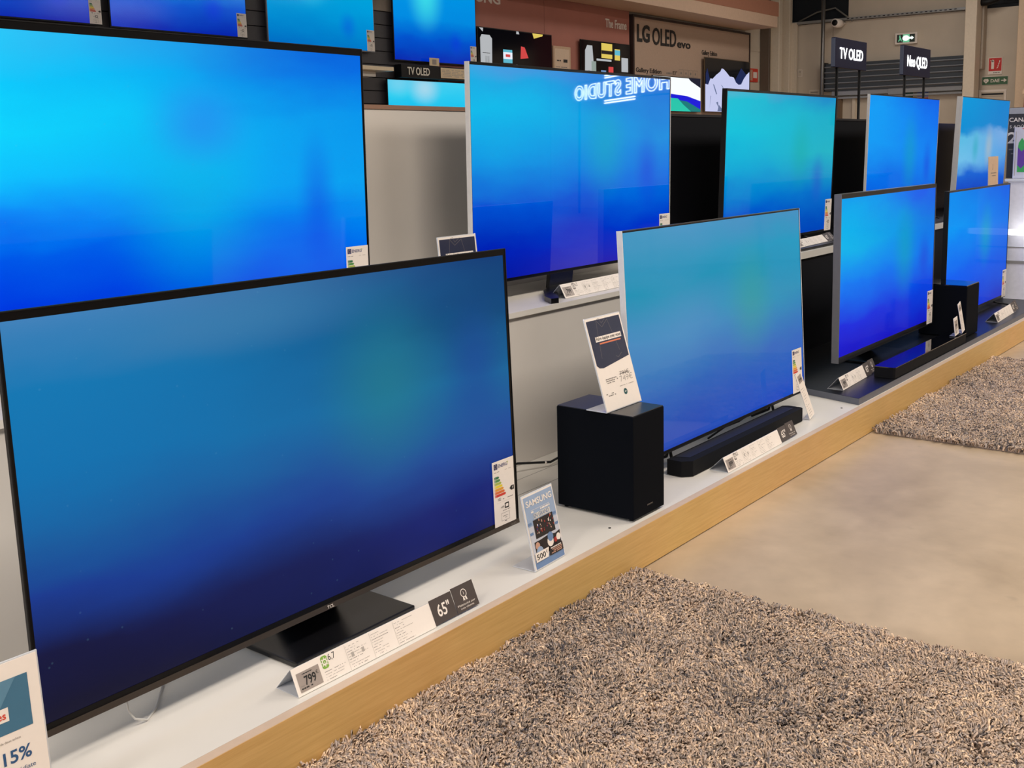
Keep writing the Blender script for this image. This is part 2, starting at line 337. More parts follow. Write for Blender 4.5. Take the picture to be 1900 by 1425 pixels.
# ------------------------------------------------------------------ screens
def screen_mat(name, left, right, patches=(), rough=.06, strength=1.0, wav=.06, seed=0.0, spec=.022):
    """left/right: [(v, rgb)...] of the picture shown at its two sides; patches: (u, v, ru, rv, rgb, amount) soft tints of the picture"""
    m = bpy.data.materials.new(name); m.use_nodes = True; nt = m.node_tree; N = nt.nodes.new; K = nt.links.new
    b = nt.nodes['Principled BSDF']; b.inputs['Base Color'].default_value = (.003, .003, .003, 1); b.inputs['Roughness'].default_value = rough; b.inputs['Specular IOR Level'].default_value = spec
    uv = N('ShaderNodeUVMap'); sp = N('ShaderNodeSeparateXYZ'); K(uv.outputs[0], sp.inputs[0])
    mp = N('ShaderNodeMapping'); mp.inputs['Scale'].default_value = (2.2, 3.2, 1); mp.inputs['Location'].default_value = (seed, seed*.7, seed); K(uv.outputs[0], mp.inputs[0])
    n = N('ShaderNodeTexNoise'); n.inputs['Scale'].default_value = 1.4; n.inputs['Detail'].default_value = 3; K(mp.outputs[0], n.inputs['Vector'])
    mr = N('ShaderNodeMapRange'); mr.inputs['To Min'].default_value = -wav; mr.inputs['To Max'].default_value = wav; mr.inputs['From Min'].default_value = .2; mr.inputs['From Max'].default_value = .8
    K(n.outputs['Fac'], mr.inputs['Value']); ad = N('ShaderNodeMath'); K(sp.outputs['Y'], ad.inputs[0]); K(mr.outputs[0], ad.inputs[1])
    def ramp(st):
        r = N('ShaderNodeValToRGB'); r.color_ramp.interpolation = 'EASE' if len(st) < 3 else 'LINEAR'; e = r.color_ramp.elements
        e[0].position = st[0][0]; e[0].color = L3(st[0][1]); e[1].position = st[-1][0]; e[1].color = L3(st[-1][1])
        for p, c in st[1:-1]: q = e.new(p); q.color = L3(c)
        K(ad.outputs[0], r.inputs[0]); return r.outputs[0]
    mx = N('ShaderNodeMix'); mx.data_type = 'RGBA'; K(ramp(left), mx.inputs['A']); K(ramp(right), mx.inputs['B'])
    ad2 = N('ShaderNodeMath'); K(sp.outputs['X'], ad2.inputs[0]); K(mr.outputs[0], ad2.inputs[1])
    sm = N('ShaderNodeMapRange'); sm.interpolation_type = 'SMOOTHSTEP'; K(ad2.outputs[0], sm.inputs['Value']); K(sm.outputs[0], mx.inputs['Factor'])
    col = mx.outputs['Result']
    for (u, v, ru, rv, c, amt) in patches:
        p = N('ShaderNodeMapping'); p.vector_type = 'TEXTURE'; p.inputs['Location'].default_value = (u, v, 0); p.inputs['Scale'].default_value = (ru, rv, 1); K(uv.outputs[0], p.inputs[0])
        l = N('ShaderNodeVectorMath'); l.operation = 'LENGTH'; K(p.outputs[0], l.inputs[0])
        f = N('ShaderNodeMapRange'); f.interpolation_type = 'SMOOTHSTEP'; f.inputs['From Min'].default_value = 1.15; f.inputs['From Max'].default_value = 0
        f.inputs['To Min'].default_value = 0; f.inputs['To Max'].default_value = amt
        a = N('ShaderNodeMath'); a.operation = 'MULTIPLY_ADD'; a.inputs[1].default_value = 4*wav; K(mr.outputs[0], a.inputs[0]); K(l.outputs['Value'], a.inputs[2])
        K(a.outputs[0], f.inputs['Value'])
        y = N('ShaderNodeMix'); y.data_type = 'RGBA'; K(f.outputs[0], y.inputs['Factor']); K(col, y.inputs['A']); y.inputs['B'].default_value = L3(c); col = y.outputs['Result']
    # small rising bubbles in the picture
    v = N('ShaderNodeTexVoronoi'); v.inputs['Scale'].default_value = 16; vm = N('ShaderNodeMapping'); vm.inputs['Scale'].default_value = (1.78, 1, 1); vm.inputs['Location'].default_value = (seed, seed, 0)
    K(uv.outputs[0], vm.inputs[0]); K(vm.outputs[0], v.inputs['Vector'])
    vr = N('ShaderNodeMapRange'); vr.inputs['From Min'].default_value = .035; vr.inputs['From Max'].default_value = .06; vr.inputs['To Min'].default_value = .045; vr.inputs['To Max'].default_value = 0; K(v.outputs['Distance'], vr.inputs['Value'])
    y = N('ShaderNodeMix'); y.data_type = 'RGBA'; K(vr.outputs[0], y.inputs['Factor']); K(col, y.inputs['A']); y.inputs['B'].default_value = L3((150, 215, 240)); col = y.outputs['Result']
    # picture light plus the faint mirror of the anti-glare glass
    em = N('ShaderNodeEmission'); K(col, em.inputs['Color']); em.inputs['Strength'].default_value = strength
    gl = N('ShaderNodeBsdfGlossy'); gl.inputs['Roughness'].default_value = rough; gl.inputs['Color'].default_value = (spec, spec, spec, 1)
    adn = N('ShaderNodeAddShader'); K(em.outputs[0], adn.inputs[0]); K(gl.outputs[0], adn.inputs[1])
    K(adn.outputs[0], nt.nodes['Material Output'].inputs['Surface']); nt.nodes.remove(b)
    return m
def screen(M, x0, x1, z0, z1, m, parent):
    me = bpy.data.meshes.new('screen'); vs = [tuple(M @ Vector(p)) for p in ((x0, 0, z0), (x1, 0, z0), (x1, 0, z1), (x0, 0, z1), (x0, .004, z0), (x1, .004, z0), (x1, .004, z1), (x0, .004, z1))]
    me.from_pydata(vs, [], [(0, 1, 2, 3), (5, 4, 7, 6), (0, 4, 5, 1), (1, 5, 6, 2), (2, 6, 7, 3), (3, 7, 4, 0)]); me.materials.append(m)
    uv = me.uv_layers.new(name='UVMap'); U = [(0, 0), (1, 0), (1, 1), (0, 1)]*2
    for lp in me.loops: uv.data[lp.index].uv = U[lp.vertex_index % 4]
    o = bpy.data.objects.new('screen', me); COL.objects.link(o); o.parent = parent; return o

def television(x, y, base, z, wd, h, scr, label, depth=.03, tilt=0, bez=(.006, .006, .008, .012), frame=fdark, chin=0, tub=.045, el=None, stand=None, extra=None, kwh='102', letter='F', group=None, face=None):
    """x,y: lower-left front corner; base: height of what it stands on; z: height of the panel's lower edge"""
    r = thing('television', (x+wd/2, y, base), label, 'television', group=group)
    M = T(-wd/2, 0, z-base) @ (extra or Matrix()) @ RX(-tilt); l, rr, t, bo = bez
    b = MB(M); tf = .0025                                                   # outer metal frame with open front
    b.box(0, tf, 0, depth, 0, h, frame); b.box(wd-tf, wd, 0, depth, 0, h, frame); b.box(tf, wd-tf, 0, depth, h-tf, h, frame if face is None else face); b.box(tf, wd-tf, 0, depth, 0, tf, fdark)
    b.build('frame', r)
    b = MB(M); e = .0015                                                    # black surround
    b.box(tf, l, e, depth-.002, tf, h-tf, bezelm); b.box(wd-rr, wd-tf, e, depth-.002, tf, h-tf, bezelm)
    b.box(l, wd-rr, e, depth-.002, h-t, h-tf, bezelm); b.box(l, wd-rr, e, depth-.002, tf, bo+chin, bezelm); b.build('bezel', r)
    if chin:
        b = MB(M); b.prism([(-.0025, .0), (.012, -.002), (.012, chin), (e-.002, chin)], 0, wd, chinm); b.build('chin', r, label='grey metal lower strip')
    b = MB(M); b.box(.004, wd-.004, .008, depth+.001, .004, h-.004, fdark)
    if tub: b.box(wd*.14, wd*.86, depth, depth+tub, .04, h*.62, fdark, .012)
    b.build('back_casing', r)
    screen(M @ T(0, .0025, 0), l, wd-rr, bo+chin, h-t, scr, r)
    if el is not None: energy_label(M @ T(el[0], -.0012, el[1]), r, kwh, letter)
    if stand: stand(r, wd, z-base)
    return r

def legs_stand(p1, p2, dd=.13, df=None):
    def f(r, wd, hh):
        for px in (p1, p2):
            b = MB(); b.tube([(wd*px-wd/2, .03, hh+.01), (wd*px-wd/2, .02, hh*.6), (wd*px-wd/2, -(dd if df is None else df), .006)], .006, fdark, 8)
            b.tube([(wd*px-wd/2, .03, hh+.01), (wd*px-wd/2, .04, hh*.6), (wd*px-wd/2, dd, .006)], .006, fdark, 8)
            b.build('leg', r)
    return f
def plate_stand(x0, x1, y0, y1, t=.014, neck=(.3, .7)):
    def f(r, wd, hh):
        b = MB(); b.box(x0, x1, y0, y1, 0.0004, t, darkplate, .003); b.build('stand_base', r)
        b = MB(); cx = (x0+x1)/2; b.prism([(.135, t-.002), (.158, t-.002), (.048, hh+.08), (.024, hh+.08)], cx-.09, cx+.09, darkplate); b.build('stand_neck', r)
    return f
def boomerang_stand():
    def f(r, wd, hh):
        left = [(-.05, .045), (-.20, .035), (-.33, -.035), (-.46, -.14), (-.505, -.205), (-.47, -.215), (-.39, -.155), (-.32, -.095), (-.21, -.035), (-.05, -.012)]
        b = MB(); b.slab(left+[(-x, y) for x, y in left[::-1]], .0004, .02, darkplate)
        o = b.build('stand_base', r, label='boomerang-shaped dark metal foot')
        b = MB(); b.plate([(-.21, .012), (-.05, .012), (-.02, hh+.1), (-.18, hh+.1)], .026, .044, darkplate); b.build('stand_neck', o)
    return f

F1L = [(0, (14, 16, 44)), (.13, (15, 20, 62)), (.3, (18, 56, 142)), (.45, (14, 92, 158)), (.62, (0, 112, 174)), (.82, (4, 118, 178)), (1, (66, 130, 186))]
F1R = [(0, (20, 28, 92)), (.12, (20, 36, 116)), (.35, (28, 74, 150)), (.6, (16, 100, 152)), (.8, (4, 72, 122)), (1, (8, 60, 118))]
s_f1 = screen_mat('screen_picture_dull_blue', F1L, F1R, [(.66, .62, .17, .36, (30, 128, 138), .55), (.9, .62, .1, .26, (20, 58, 150), .5), (.36, .92, .3, .12, (62, 128, 172), .45), (.45, .12, .3, .2, (20, 30, 80), .5)], rough=.3, seed=1, spec=.02)
s_f2 = screen_mat('screen_picture_teal', [(0, (40, 70, 172)), (.25, (44, 96, 178)), (.5, (60, 134, 188)), (.72, (0, 142, 178)), (1, (74, 150, 194))],
     [(0, (24, 74, 190)), (.3, (40, 100, 186)), (.6, (34, 142, 182)), (.85, (20, 150, 190)), (1, (60, 140, 190))], [(.66, .58, .16, .34, (50, 160, 120), .35), (.25, .55, .22, .3, (70, 140, 190), .35)], rough=.05, seed=3, spec=.048)
s_f3 = screen_mat('screen_picture_deep_blue', [(0, (26, 20, 196)), (.2, (20, 40, 220)), (.45, (0, 120, 240)), (.7, (0, 180, 234)), (.9, (0, 170, 236)), (1, (0, 160, 236))],
     [(0, (20, 26, 190)), (.3, (10, 70, 225)), (.55, (0, 120, 235)), (.8, (10, 120, 225)), (1, (30, 90, 232))], [(.65, .58, .14, .36, (0, 176, 150), .38), (.88, .5, .09, .2, (30, 30, 210), .45)], rough=.1, seed=5)
s_f4 = screen_mat('screen_picture_bright_blue', [(0, (0, 60, 230)), (.35, (0, 96, 240)), (.7, (0, 150, 244)), (1, (0, 136, 236))],
     [(0, (44, 60, 190)), (.3, (30, 90, 224)), (.7, (0, 116, 232)), (1, (20, 96, 226))], [(.6, .6, .13, .3, (0, 180, 160), .38)], rough=.06, seed=7)
B1L = [(0, (0, 40, 215)), (.16, (0, 50, 224)), (.33, (0, 78, 232)), (.44, (0, 136, 248)), (.56, (0, 196, 255)), (.72, (0, 218, 255)), (.88, (0, 210, 255)), (1, (44, 204, 250))]
B1R = [(0, (0, 50, 220)), (.25, (0, 110, 236)), (.5, (0, 160, 240)), (.75, (0, 150, 236)), (.92, (0, 108, 226)), (1, (0, 100, 220))]
s_b1 = screen_mat('screen_picture_cyan_large', B1L, B1R, [(.55, .45, .2, .4, (0, 190, 225), .5), (.57, .72, .13, .17, (40, 110, 240), .5), (.86, .42, .06, .3, (10, 60, 225), .5)], rough=.05, seed=9)
B2L = [(0, (0, 22, 158)), (.15, (0, 32, 180)), (.35, (0, 80, 210)), (.55, (0, 148, 226)), (.8, (0, 186, 234)), (.93, (20, 172, 228)), (1, (66, 160, 224))]
B2R = [(0, (50, 40, 180)), (.2, (0, 50, 200)), (.45, (0, 110, 222)), (.7, (0, 140, 222)), (.9, (0, 120, 216)), (1, (20, 112, 212))]
s_b2 = screen_mat('screen_picture_aqua', B2L, B2R, [(.62, .62, .14, .3, (10, 170, 190), .5), (.86, .5, .08, .24, (20, 40, 215), .45), (.62, .9, .2, .12, (0, 110, 210), .5)], rough=.02, seed=11, spec=.045)
s_b3 = screen_mat('screen_picture_turquoise', [(0, (0, 60, 186)), (.2, (0, 88, 204)), (.5, (0, 168, 214)), (.75, (0, 192, 218)), (.95, (24, 190, 212)), (1, (70, 180, 206))],
     [(0, (0, 60, 180)), (.3, (10, 110, 200)), (.6, (30, 178, 196)), (.85, (20, 172, 200)), (1, (20, 140, 200))], [(.66, .6, .12, .3, (20, 170, 160), .45), (.84, .4, .08, .2, (40, 70, 200), .5)], rough=.05, seed=13)
s_b4 = screen_mat('screen_picture_azure', [(0, (0, 76, 214)), (.3, (0, 108, 230)), (.6, (0, 154, 244)), (.9, (0, 156, 244)), (1, (0, 146, 240))],
     [(0, (0, 90, 220)), (.5, (0, 130, 240)), (.85, (0, 110, 236)), (1, (0, 96, 230))], [(.58, .5, .13, .42, (0, 160, 180), .45), (.85, .4, .08, .24, (20, 50, 220), .5)], rough=.05, seed=15)
s_b5 = screen_mat('screen_picture_pale_blue', [(0, (0, 50, 190)), (.22, (20, 100, 210)), (.35, (110, 190, 232)), (.62, (90, 186, 226)), (.68, (0, 140, 210)), (1, (0, 150, 216))],
     [(0, (0, 50, 180)), (.2, (10, 90, 210)), (.4, (90, 160, 225)), (.68, (120, 170, 225)), (.74, (30, 130, 205)), (1, (20, 130, 205))], [(.6, .5, .1, .24, (190, 190, 170), .45), (.32, .5, .08, .18, (40, 170, 190), .6)], rough=.05, seed=17)

# front row (on the low platform)
f1x = Matrix.Translation((.723, 0, 0)) @ RY(.0057) @ RZ(.0100) @ Matrix.Translation((-.723, 0, 0))
tv1 = television(.459, 0, .137, .212, 1.446, .803, s_f1, 'big dull-blue television nearest the camera, on a black square base', depth=.009, tilt=.0371, bez=(.009, .011, .0185, .012), chin=.0125,
    el=(1.335, .014), extra=f1x, stand=plate_stand(1.018-1.182, 1.40-1.182, -.056, .17), tub=.03)
b = MB(T(-.723, 0, .075) @ f1x @ RX(-.0371)); b.text('TCL', .712, .003, .0075, card, .0035, sx=1.1, bold=.015, align='C'); b.build('lettering', tv1)
b = MB(T(-.723, 0, .075) @ f1x @ RX(-.0371)); b.text('QLED', 1.428, .003, .006, gink, .0035, sx=1.1, align='R'); b.build('small_lettering', tv1)
tv2 = television(2.5256, .004, .137, .2125, 1.399, .803, s_f2, 'silver-edged television with a washed teal picture, above the soundbar beside the black subwoofer', depth=.022, tilt=.0523, bez=(.005, .005, .007, .012), frame=silver, face=chinm,
    el=(1.272, .01), stand=legs_stand(.2, .8, .12, 0), tub=.03)
tv3 = television(4.373, .034, .167, .253, 1.384, .80, s_f3, 'deep blue television with thick grey metal sides, behind the glossy soundbar', depth=.036, tilt=.0037, bez=(.006, .006, .022, .028), frame=greyframe, face=bezelm,
    el=(1.282, .008), stand=plate_stand(-.22, .22, -.03, .2), tub=.04)
tv4 = television(6.110, .07, .167, .200, 1.375, .793, s_f4, 'farthest television of the front row, behind the small black cube speaker', depth=.03, tilt=-.002, bez=(.006, .006, .009, .02), el=(1.272, .006), stand=legs_stand(.16, .84, .1), tub=.03)
# second row (on the raised shelf)
Bz = .71
tvb1 = television(.585, .72, Bz, .79, 1.446, .824, s_b1, 'bright cyan television at the left of the second row, partly out of frame', depth=.03, tilt=-.011, bez=(.006, .008, .022, .02), el=(1.342, .005), stand=legs_stand(.2, .8))
tvb2 = television(2.550, .72, Bz, .7836, 1.4196, .820, s_b2, 'silver-edged aqua television with white neon lettering mirrored in it', depth=.022, tilt=-.0109, bez=(.006, .006, .011, .012), frame=silver, face=fdark, el=(1.321, .004), stand=boomerang_stand())
tvb3 = television(4.492, .72, Bz+.015, .7568+.004, 1.4085, .810, s_b3, 'turquoise television third in the second row, with a black metal edge', depth=.028, tilt=-.0318, bez=(.008, .008, .013, .012), frame=fdark, el=(1.31, .003), stand=legs_stand(.25, .75, .08), tub=.03)
tvb4 = television(6.475, .72, Bz+.015, .80, 1.43, .80, s_b4, 'azure television with a thin white edge, fourth in the second row before the navy partition', depth=.018, tilt=-.02, bez=(.004, .004, .006, .012), frame=silver, face=bezelm, stand=legs_stand(.2, .8), tub=.03)
tvb5 = television(8.434, .72, Bz+.015, .817, 1.42, .8206, s_b5, 'pale blue television with silver side, last and farthest in the second row', depth=.045, tilt=-.0373, bez=(.006, .004, .006, .012), frame=silver, face=bezelm, stand=legs_stand(.2, .8, .08), tub=.03)

# ------------------------------------------------------------------ subwoofers, soundbars
sw = thing('subwoofer', (2.249, -.17, .137), 'tall black subwoofer box standing upright on the low white platform', 'subwoofer')
b = MB(); b.box(0, .1825, 0, .2906, .008, .335, subm, .0025); b.build('cabinet', sw)
b = MB(); b.box(.002, .1805, .002, .2886, .335, .3381, subtop, .001); b.build('lid', sw, label='slightly glossy black top')
b = MB(); b.text('SAMSUNG', .095, .035, .0045, gink, .0006, sx=1.1, bold=.01, align='C'); b.build('lettering', sw)
for px, py in ((.02, .02), (.16, .02), (.02, .27), (.16, .27)):
    b = MB(); b.tube([(px, py, 0.0002), (px, py, .009)], .008, fdark, 12); b.build('foot', sw)
s2 = thing('subwoofer', (5.85, -.13, .167), 'smaller black cube speaker on the black board between the two far front televisions', 'subwoofer')
b = MB(); b.box(0, .24, 0, .27, .004, .298, subm, .004); b.build('cabinet', s2)
b = MB(); b.box(.002, .238, .002, .268, .298, .303, glossb, .001); b.build('lid', s2, label='glossy black top')
b = MB(); b.box(.01, .23, .01, .115, 0.0002, .005, fdark); b.build('foot', s2)
sb = thing('soundbar', (2.735, -.088, .137), 'long matt black soundbar in front of the teal television', 'soundbar')
b = MB(); b.slab([(.03, 0), (.955, 0), (.965, .012), (.965, .07), (.95, .088), (.0, .088), (-.0, .03)], .003, .058, barm); b.build('body', sb)
b = MB(); b.box(.05, .93, .02, .08, 0.0002, .0035, fdark); b.build('foot', sb)
b = MB(); b.slab([(.06, .03), (.93, .03), (.93, .08), (.04, .08)], .058, .0592, mat('perforated_black', (16, 17, 20), .5)); b.build('top_grille', sb)
g2 = thing('soundbar', (4.56, -.172, .167), 'glossy piano-black soundbar on the black board reflecting the blue television above', 'soundbar')
b = MB(); b.slab([(.0, .01), (.01, 0), (1.15, 0), (1.16, .01), (1.16, .10), (.0, .10)], .002, .052, barm); b.build('body', g2)
b = MB(); b.slab([(.0, .008), (.01, -.001), (1.15, -.001), (1.16, .008), (1.16, .101), (.0, .101)], .052, .056, glossb); b.build('top_panel', g2, label='mirror-gloss black top')
b = MB(); b.box(.05, 1.1, .02, .08, 0.0002, .003, fdark); b.build('foot', g2)

# ------------------------------------------------------------------ cables
b = MB(); b.tube([(1.95, .46, .2), (2.2, .47, .19), (2.45, .45, .176), (2.58, .40, .158), (2.68, .42, .155), (2.78, .49, .17), (2.9, .49, .18)], .0045, cable_b, 8)
b.tube([(2.555, .405, .1605), (2.56, .404, .1603)], .0052, card, 8)
b.build('power_cable', label='black cable hanging in front of the white riser behind the subwoofer', cat='cable')
b = MB(); b.tube([(.655, .03, .198), (.656, .03, .175), (.665, .022, .155), (.69, .02, .1415), (.73, .05, .1402), (.8, .13, .1402)], .0022, cable_w, 8)
b.build('white_cable', label='thin white cable hanging under the left half of the nearest television', cat='cable')
b = MB(); b.tube([(3.55, .06, .22), (3.5, .05, .19), (3.45, .04, .20), (3.40, .06, .18), (3.32, .08, .172), (3.2, .09, .15)], .004, cable_b, 8)
b.build('black_cable', label='loose black cable looping under the teal television behind the soundbar', cat='cable')
b = MB(); b.tube([(5.35, -.04, .1705), (5.42, -.03, .1705), (5.5, .02, .1705), (5.6, -.03, .1705), (5.75, .02, .1705)], .003, cable_b, 8)
b.build('black_cable', label='thin black cable lying on the black board behind the glossy soundbar', cat='cable')
b = MB()
b.tube([(8.05, .95, 1.2), (8.12, .96, 1.15), (8.18, .95, 1.0), (8.15, .93, .9), (8.25, .9, .78), (8.3, .9, .73)], .008, cable_b, 8)
b.tube([(8.4, .95, 1.2), (8.3, .96, 1.12), (8.24, .95, 1.0), (8.26, .93, .85)], .008, cable_b, 8)
b.build('black_cable', label='pair of looping black cables in the gap before the last second-row television', cat='cable')

# ------------------------------------------------------------------ price rails (folded tent cards)
def price_rail(x0, x1, y0, y1, z, label, price='799', badge=None, size='65"', medal=True, h=.06, lean=.5, big=False, dark=1, rear=.075):
    L_ = math.hypot(x1-x0, y1-y0); rz = math.atan2(y1-y0, x1-x0)
    r = thing('price_rail', (x0, y0, z), label, 'price tag', rz)
    M = RX(-lean)                                       # card leans back
    n_dark = (1 if size else 0)+(1 if medal else 0); dw = h*1.28
    Lc = L_-n_dark*dw
    top = h
    b = MB(M); b.box(0, Lc, -.001, 0, .001, top, card)
    e_ = MB(M); e_.box(h*.14, h*1.12, -.0022, -.0011, h*.12, h*.78, eink); e_.text(price, h*.40, h*.30, h*.30, ink, .0026, width=h*.5, bold=.02); e_.text('€', h*.93, h*.5, h*.12, ink, .0026)
    dashes(e_, h*.25, h*.8, h*.68, h*.03, ink, .0026, 2); dashes(e_, h*.2, h*.7, h*.2, h*.045, ink, .0026, 3); dashes(e_, h*.2, h*.36, h*.30, h*.025, gink, .0026, 4)
    if badge:
        b.poly([(h*1.27, h*.55), (h*1.33, h*.5), (h*1.5, h*.5), (h*1.56, h*.55), (h*1.56, h*.9), (h*1.5, h*.95), (h*1.33, h*.95), (h*1.27, h*.9)], green if big else gink, .0014)
        b.disc(h*1.415, h*.73, h*.12, card, .0018, 12, ri=h*.07); b.rect(h*1.40, h*.63, h*1.43, h*.75, card, .0019)
        for k in range(8):
            a = 2*PI*k/8; b.disc(h*1.415+h*.145*math.cos(a), h*.73+h*.145*math.sin(a), h*.025, card, .0018, 6)
        b.text(badge, h*1.6, h*.72, h*.22, ink, .0014, sx=.85)
    x = h*1.3; k = 0
    for xa, xb in ((1.3, 2.35), (2.45, 3.5), (3.65, 4.7), (4.85, 5.9), (6.05, 7.1)):
        if xb*h > Lc: break
        for j in range(9):
            if xa < 1.4 and j > 3: continue
            zz = h*(.1+.095*j); dashes(b, xa*h, xa*h+h*random.uniform(.35, .98), zz, h*.02, pink if j % 3 else gink, .0014, int(xa*10)+j, .72)
        k += 1
        if xa > 1.5: b.rect((xa-.05)*h, h*.04, (xa-.05)*h+.0006, h*.96, pink, .0014)
    for xa in (2.6, 3.1): b.rect(xa*h, h*.45, xa*h+h*.12, h*.62, pink, .0016)
    cs_ = b.build('card_strip', r); e_.build('price_display', cs_, label='grey electronic price display')
    b = MB(); yb = math.sin(lean)*top; zb = math.cos(lean)*top     # rear leg and foot of the acrylic rail
    b.prism([(yb, zb), (yb+.0012, zb), (rear+.0012, .001), (rear, .001)], 0, L_-n_dark*dw*.5, acryl); b.prism([(0.001, 0.0003), (rear, 0.0003), (rear, .0014), (.001, .0014)], 0, L_-n_dark*dw*.5, acryl)
    b.build('rail_back', r, label='frosted plastic rail')
    xs = Lc
    if size:
        b = MB(M); up_ = h*.1*dark; b.box(xs, xs+dw-.002, -.0022, -.0012, h*.06, h*1.06, bcard)
        b.text(size, xs+dw*.22, h*.32, h*.46, card, .0026, bold=.015, width=dw*.56); b.build('size_card', r, label='dark card with the screen size'); xs += dw
    if medal:
        b = MB(M); b.box(xs, xs+dw, -.0022, -.0012, h*.08, h*1.12, bcard); cx = xs+dw*.48
        b.disc(cx, h*.76, h*.17, card, .0026, 20, ri=h*.14)
        b.text('1', cx, h*.70, h*.12, card, .0026, align='C', bold=.01)
        for sg in (-1, 1): b.poly([(cx+sg*h*.03, h*.6), (cx+sg*h*.10, h*.6), (cx+sg*h*.12, h*.44), (cx+sg*h*.07, h*.5), (cx+sg*h*.02, h*.45)][::sg], card, .0026)
        b.text('Plébiscité par' if big else 'Plébiscité par', cx, h*.30, h*.075, card, .0026, align='C', width=dw*.8)
        b.text('nos clients', cx, h*.17, h*.075, card, .0026, align='C', width=dw*.6); b.build('medal_card', r, label='dark card with a medal symbol')
    return r
price_rail(.934, 1.515, -.163, -.172, .1373, 'long price card strip reading 799 in front of the nearest television', '799', '6,7', '65"', True, .062, .42, True)
price_rail(2.873, 3.478, -.170, -.160, .1373, 'long price card strip in front of the matt black soundbar', '899', '8,2', '65"', True, .057, .42)
price_rail(2.895, 3.62, .55, .57, .7102, 'price card strip on the white raised shelf by the curved television foot', '799', '6,2', None, False, .06, .5)
price_rail(5.08, 5.66, .55, .58, .7252, 'price card strip lying before the turquoise television on the raised shelf', '999', '7,1', '65"', True, .055, .8)
price_rail(4.205, 4.70, -.060, -.035, .1673, 'price card strip on the black board at the left end of the glossy soundbar', '999', '7,4', '65"', True, .062, .42)
price_rail(6.50, 7.12, -.140, -.112, .1673, 'farthest price card strip, near the right end of the black board', '899', '7,0', '65"', True, .062, .42)

# narrow upright tags
def leaning_tag(x, y, z, tx, rx_, label, h=.19, w=.046, rz=0):
    r = thing('price_tag', (x, y, z), label, 'price tag', rz)
    M = RY(tx) @ RX(-rx_); b = MB(M); b.box(0, w, -.001, 0, .002, h, card)
    b.rect(w*.2, h-w*.95, w*.85, h-w*.25, eink, .0014); b.text('199', w*.25, h-w*.75, w*.2, ink, .0018, width=w*.5, bold=.02)
    for j in range(12): dashes(b, w*.15, w*.15+w*random.uniform(.3, .7), .012+(h-.075)/12*j, .0016, gink if j % 3 else pink, .0014, j)
    b.build('card', r); b = MB(M); b.box(0, w, 0, .001, 0.001, h+.001, acryl); b.box(0, w, 0.001, .03, 0.001, .002, acryl, M=RX(rx_) @ T(0, 0, 0)); b.build('holder', r); return r
leaning_tag(3.728, -.105, .1373, -.34, .18, 'narrow white price tag leaning at the right end of the matt black soundbar', .215, .05)
leaning_tag(5.66, -.165, .1673+.058, -.28, .1, 'tall narrow white tag leaning before the cube speaker, right of a shorter tag', .175, .05)
leaning_tag(5.545, -.16, .1673+.058, -.1, .1, 'short white tag on the glossy soundbar, left of the tall leaning tag', .10, .068)

# ------------------------------------------------------------------ upright sign holders
def sign_holder(x, y, z, wd, h, lean, label, draw, rz=0, base=.08, name='sign_holder'):
    r = thing(name, (x, y, z), label, 'sign', rz); M = RX(-lean)
    b = MB(M); b.box(0, wd, .0, .0035, 0.001, h, acryl, .001); b.build('holder', r, label='clear acrylic stand')
    b = MB(); b.box(0, wd, .002, base, 0.0003, .0028, acryl, .001); b.build('holder_foot', r)
    b = MB(M); b.box(.003, wd-.003, -.0006, 0, .004, h-.003, card); draw(b, wd, h); b.build('paper', r, label='printed insert'); return r
def draw_faire(b, w, h):
    b.poly([(.008, h*.5), (.02, h*.468), (w*.2, h*.458), (w-.009, h*.52), (w-.009, h-.010), (.008, h-.010)], navy, .001)
    for p in (((.3, .96), (.42, .88)), ((.42, .88), (.6, .95)), ((.3, .96), (.38, .98)), ((.38, .98), (.43, .92)), ((.43, .92), (.56, .97)), ((.3, .95), (.22, .56)), ((.6, .95), (.74, .6)), ((.66, .53), (.78, .57)), ((.66, .53), (.6, .55))):
        (a, c), (d, e) = p; dx, dz = (d-a)*w, (e-c)*h; l = math.hypot(dx, dz); nx, nz = -dz/l*.0005, dx/l*.0005
        b.poly([(a*w-nx, c*h-nz), (d*w-nx, e*h-nz), (d*w+nx, e*h+nz), (a*w+nx, c*h+nz)], gink, .0014)
    b.rect(w*.17, h*.735, w*.88, h*.79, card, .0014); b.text('Faire équipe avec vous', w*.19, h*.75, .0105, ink, .0018, width=w*.67, bold=.01)
    b.rect(w*.26, h*.705, w*.84, h*.72, orange, .0014)
    dashes(b, w*.15, w*.5, h*.33, .003, gink, .001, 1); dashes(b, w*.12, w*.5, h*.31, .003, gink, .001, 2); dashes(b, w*.2, w*.4, h*.29, .003, gink, .001, 3)
    b.text('799€', w*.58, h*.335, .013, gink, .001, width=w*.26); b.rect(w*.56, h*.35, w*.86, h*.354, ink, .0014, M=Matrix.Rotation(0, 4, 'Y'))
    b.text('749€', w*.55, h*.27, .018, pink, .001, width=w*.36)
    b.disc(w*.62, h*.16, .010, mat('seal_green', (40, 84, 84), .5), .001, 18); b.rect(w*.6, h*.155, w*.64, h*.165, card, .0014)
    dashes(b, w*.1, w*.3, h*.18, .003, gink, .001, 5); dashes(b, w*.1, w*.35, h*.16, .003, gink, .001, 6); dashes(b, w*.5, w*.92, h*.225, .0025, pink, .001, 7)
sign_holder(2.239, -.082, .4753, .202, .300, .29, 'A4 sign reading Faire équipe avec vous standing on top of the black subwoofer', draw_faire)
sign_holder(2.262, .60, .7105, .202, .285, .1, 'dark-topped sign standing on the raised shelf, peeking above the nearest television', draw_faire)
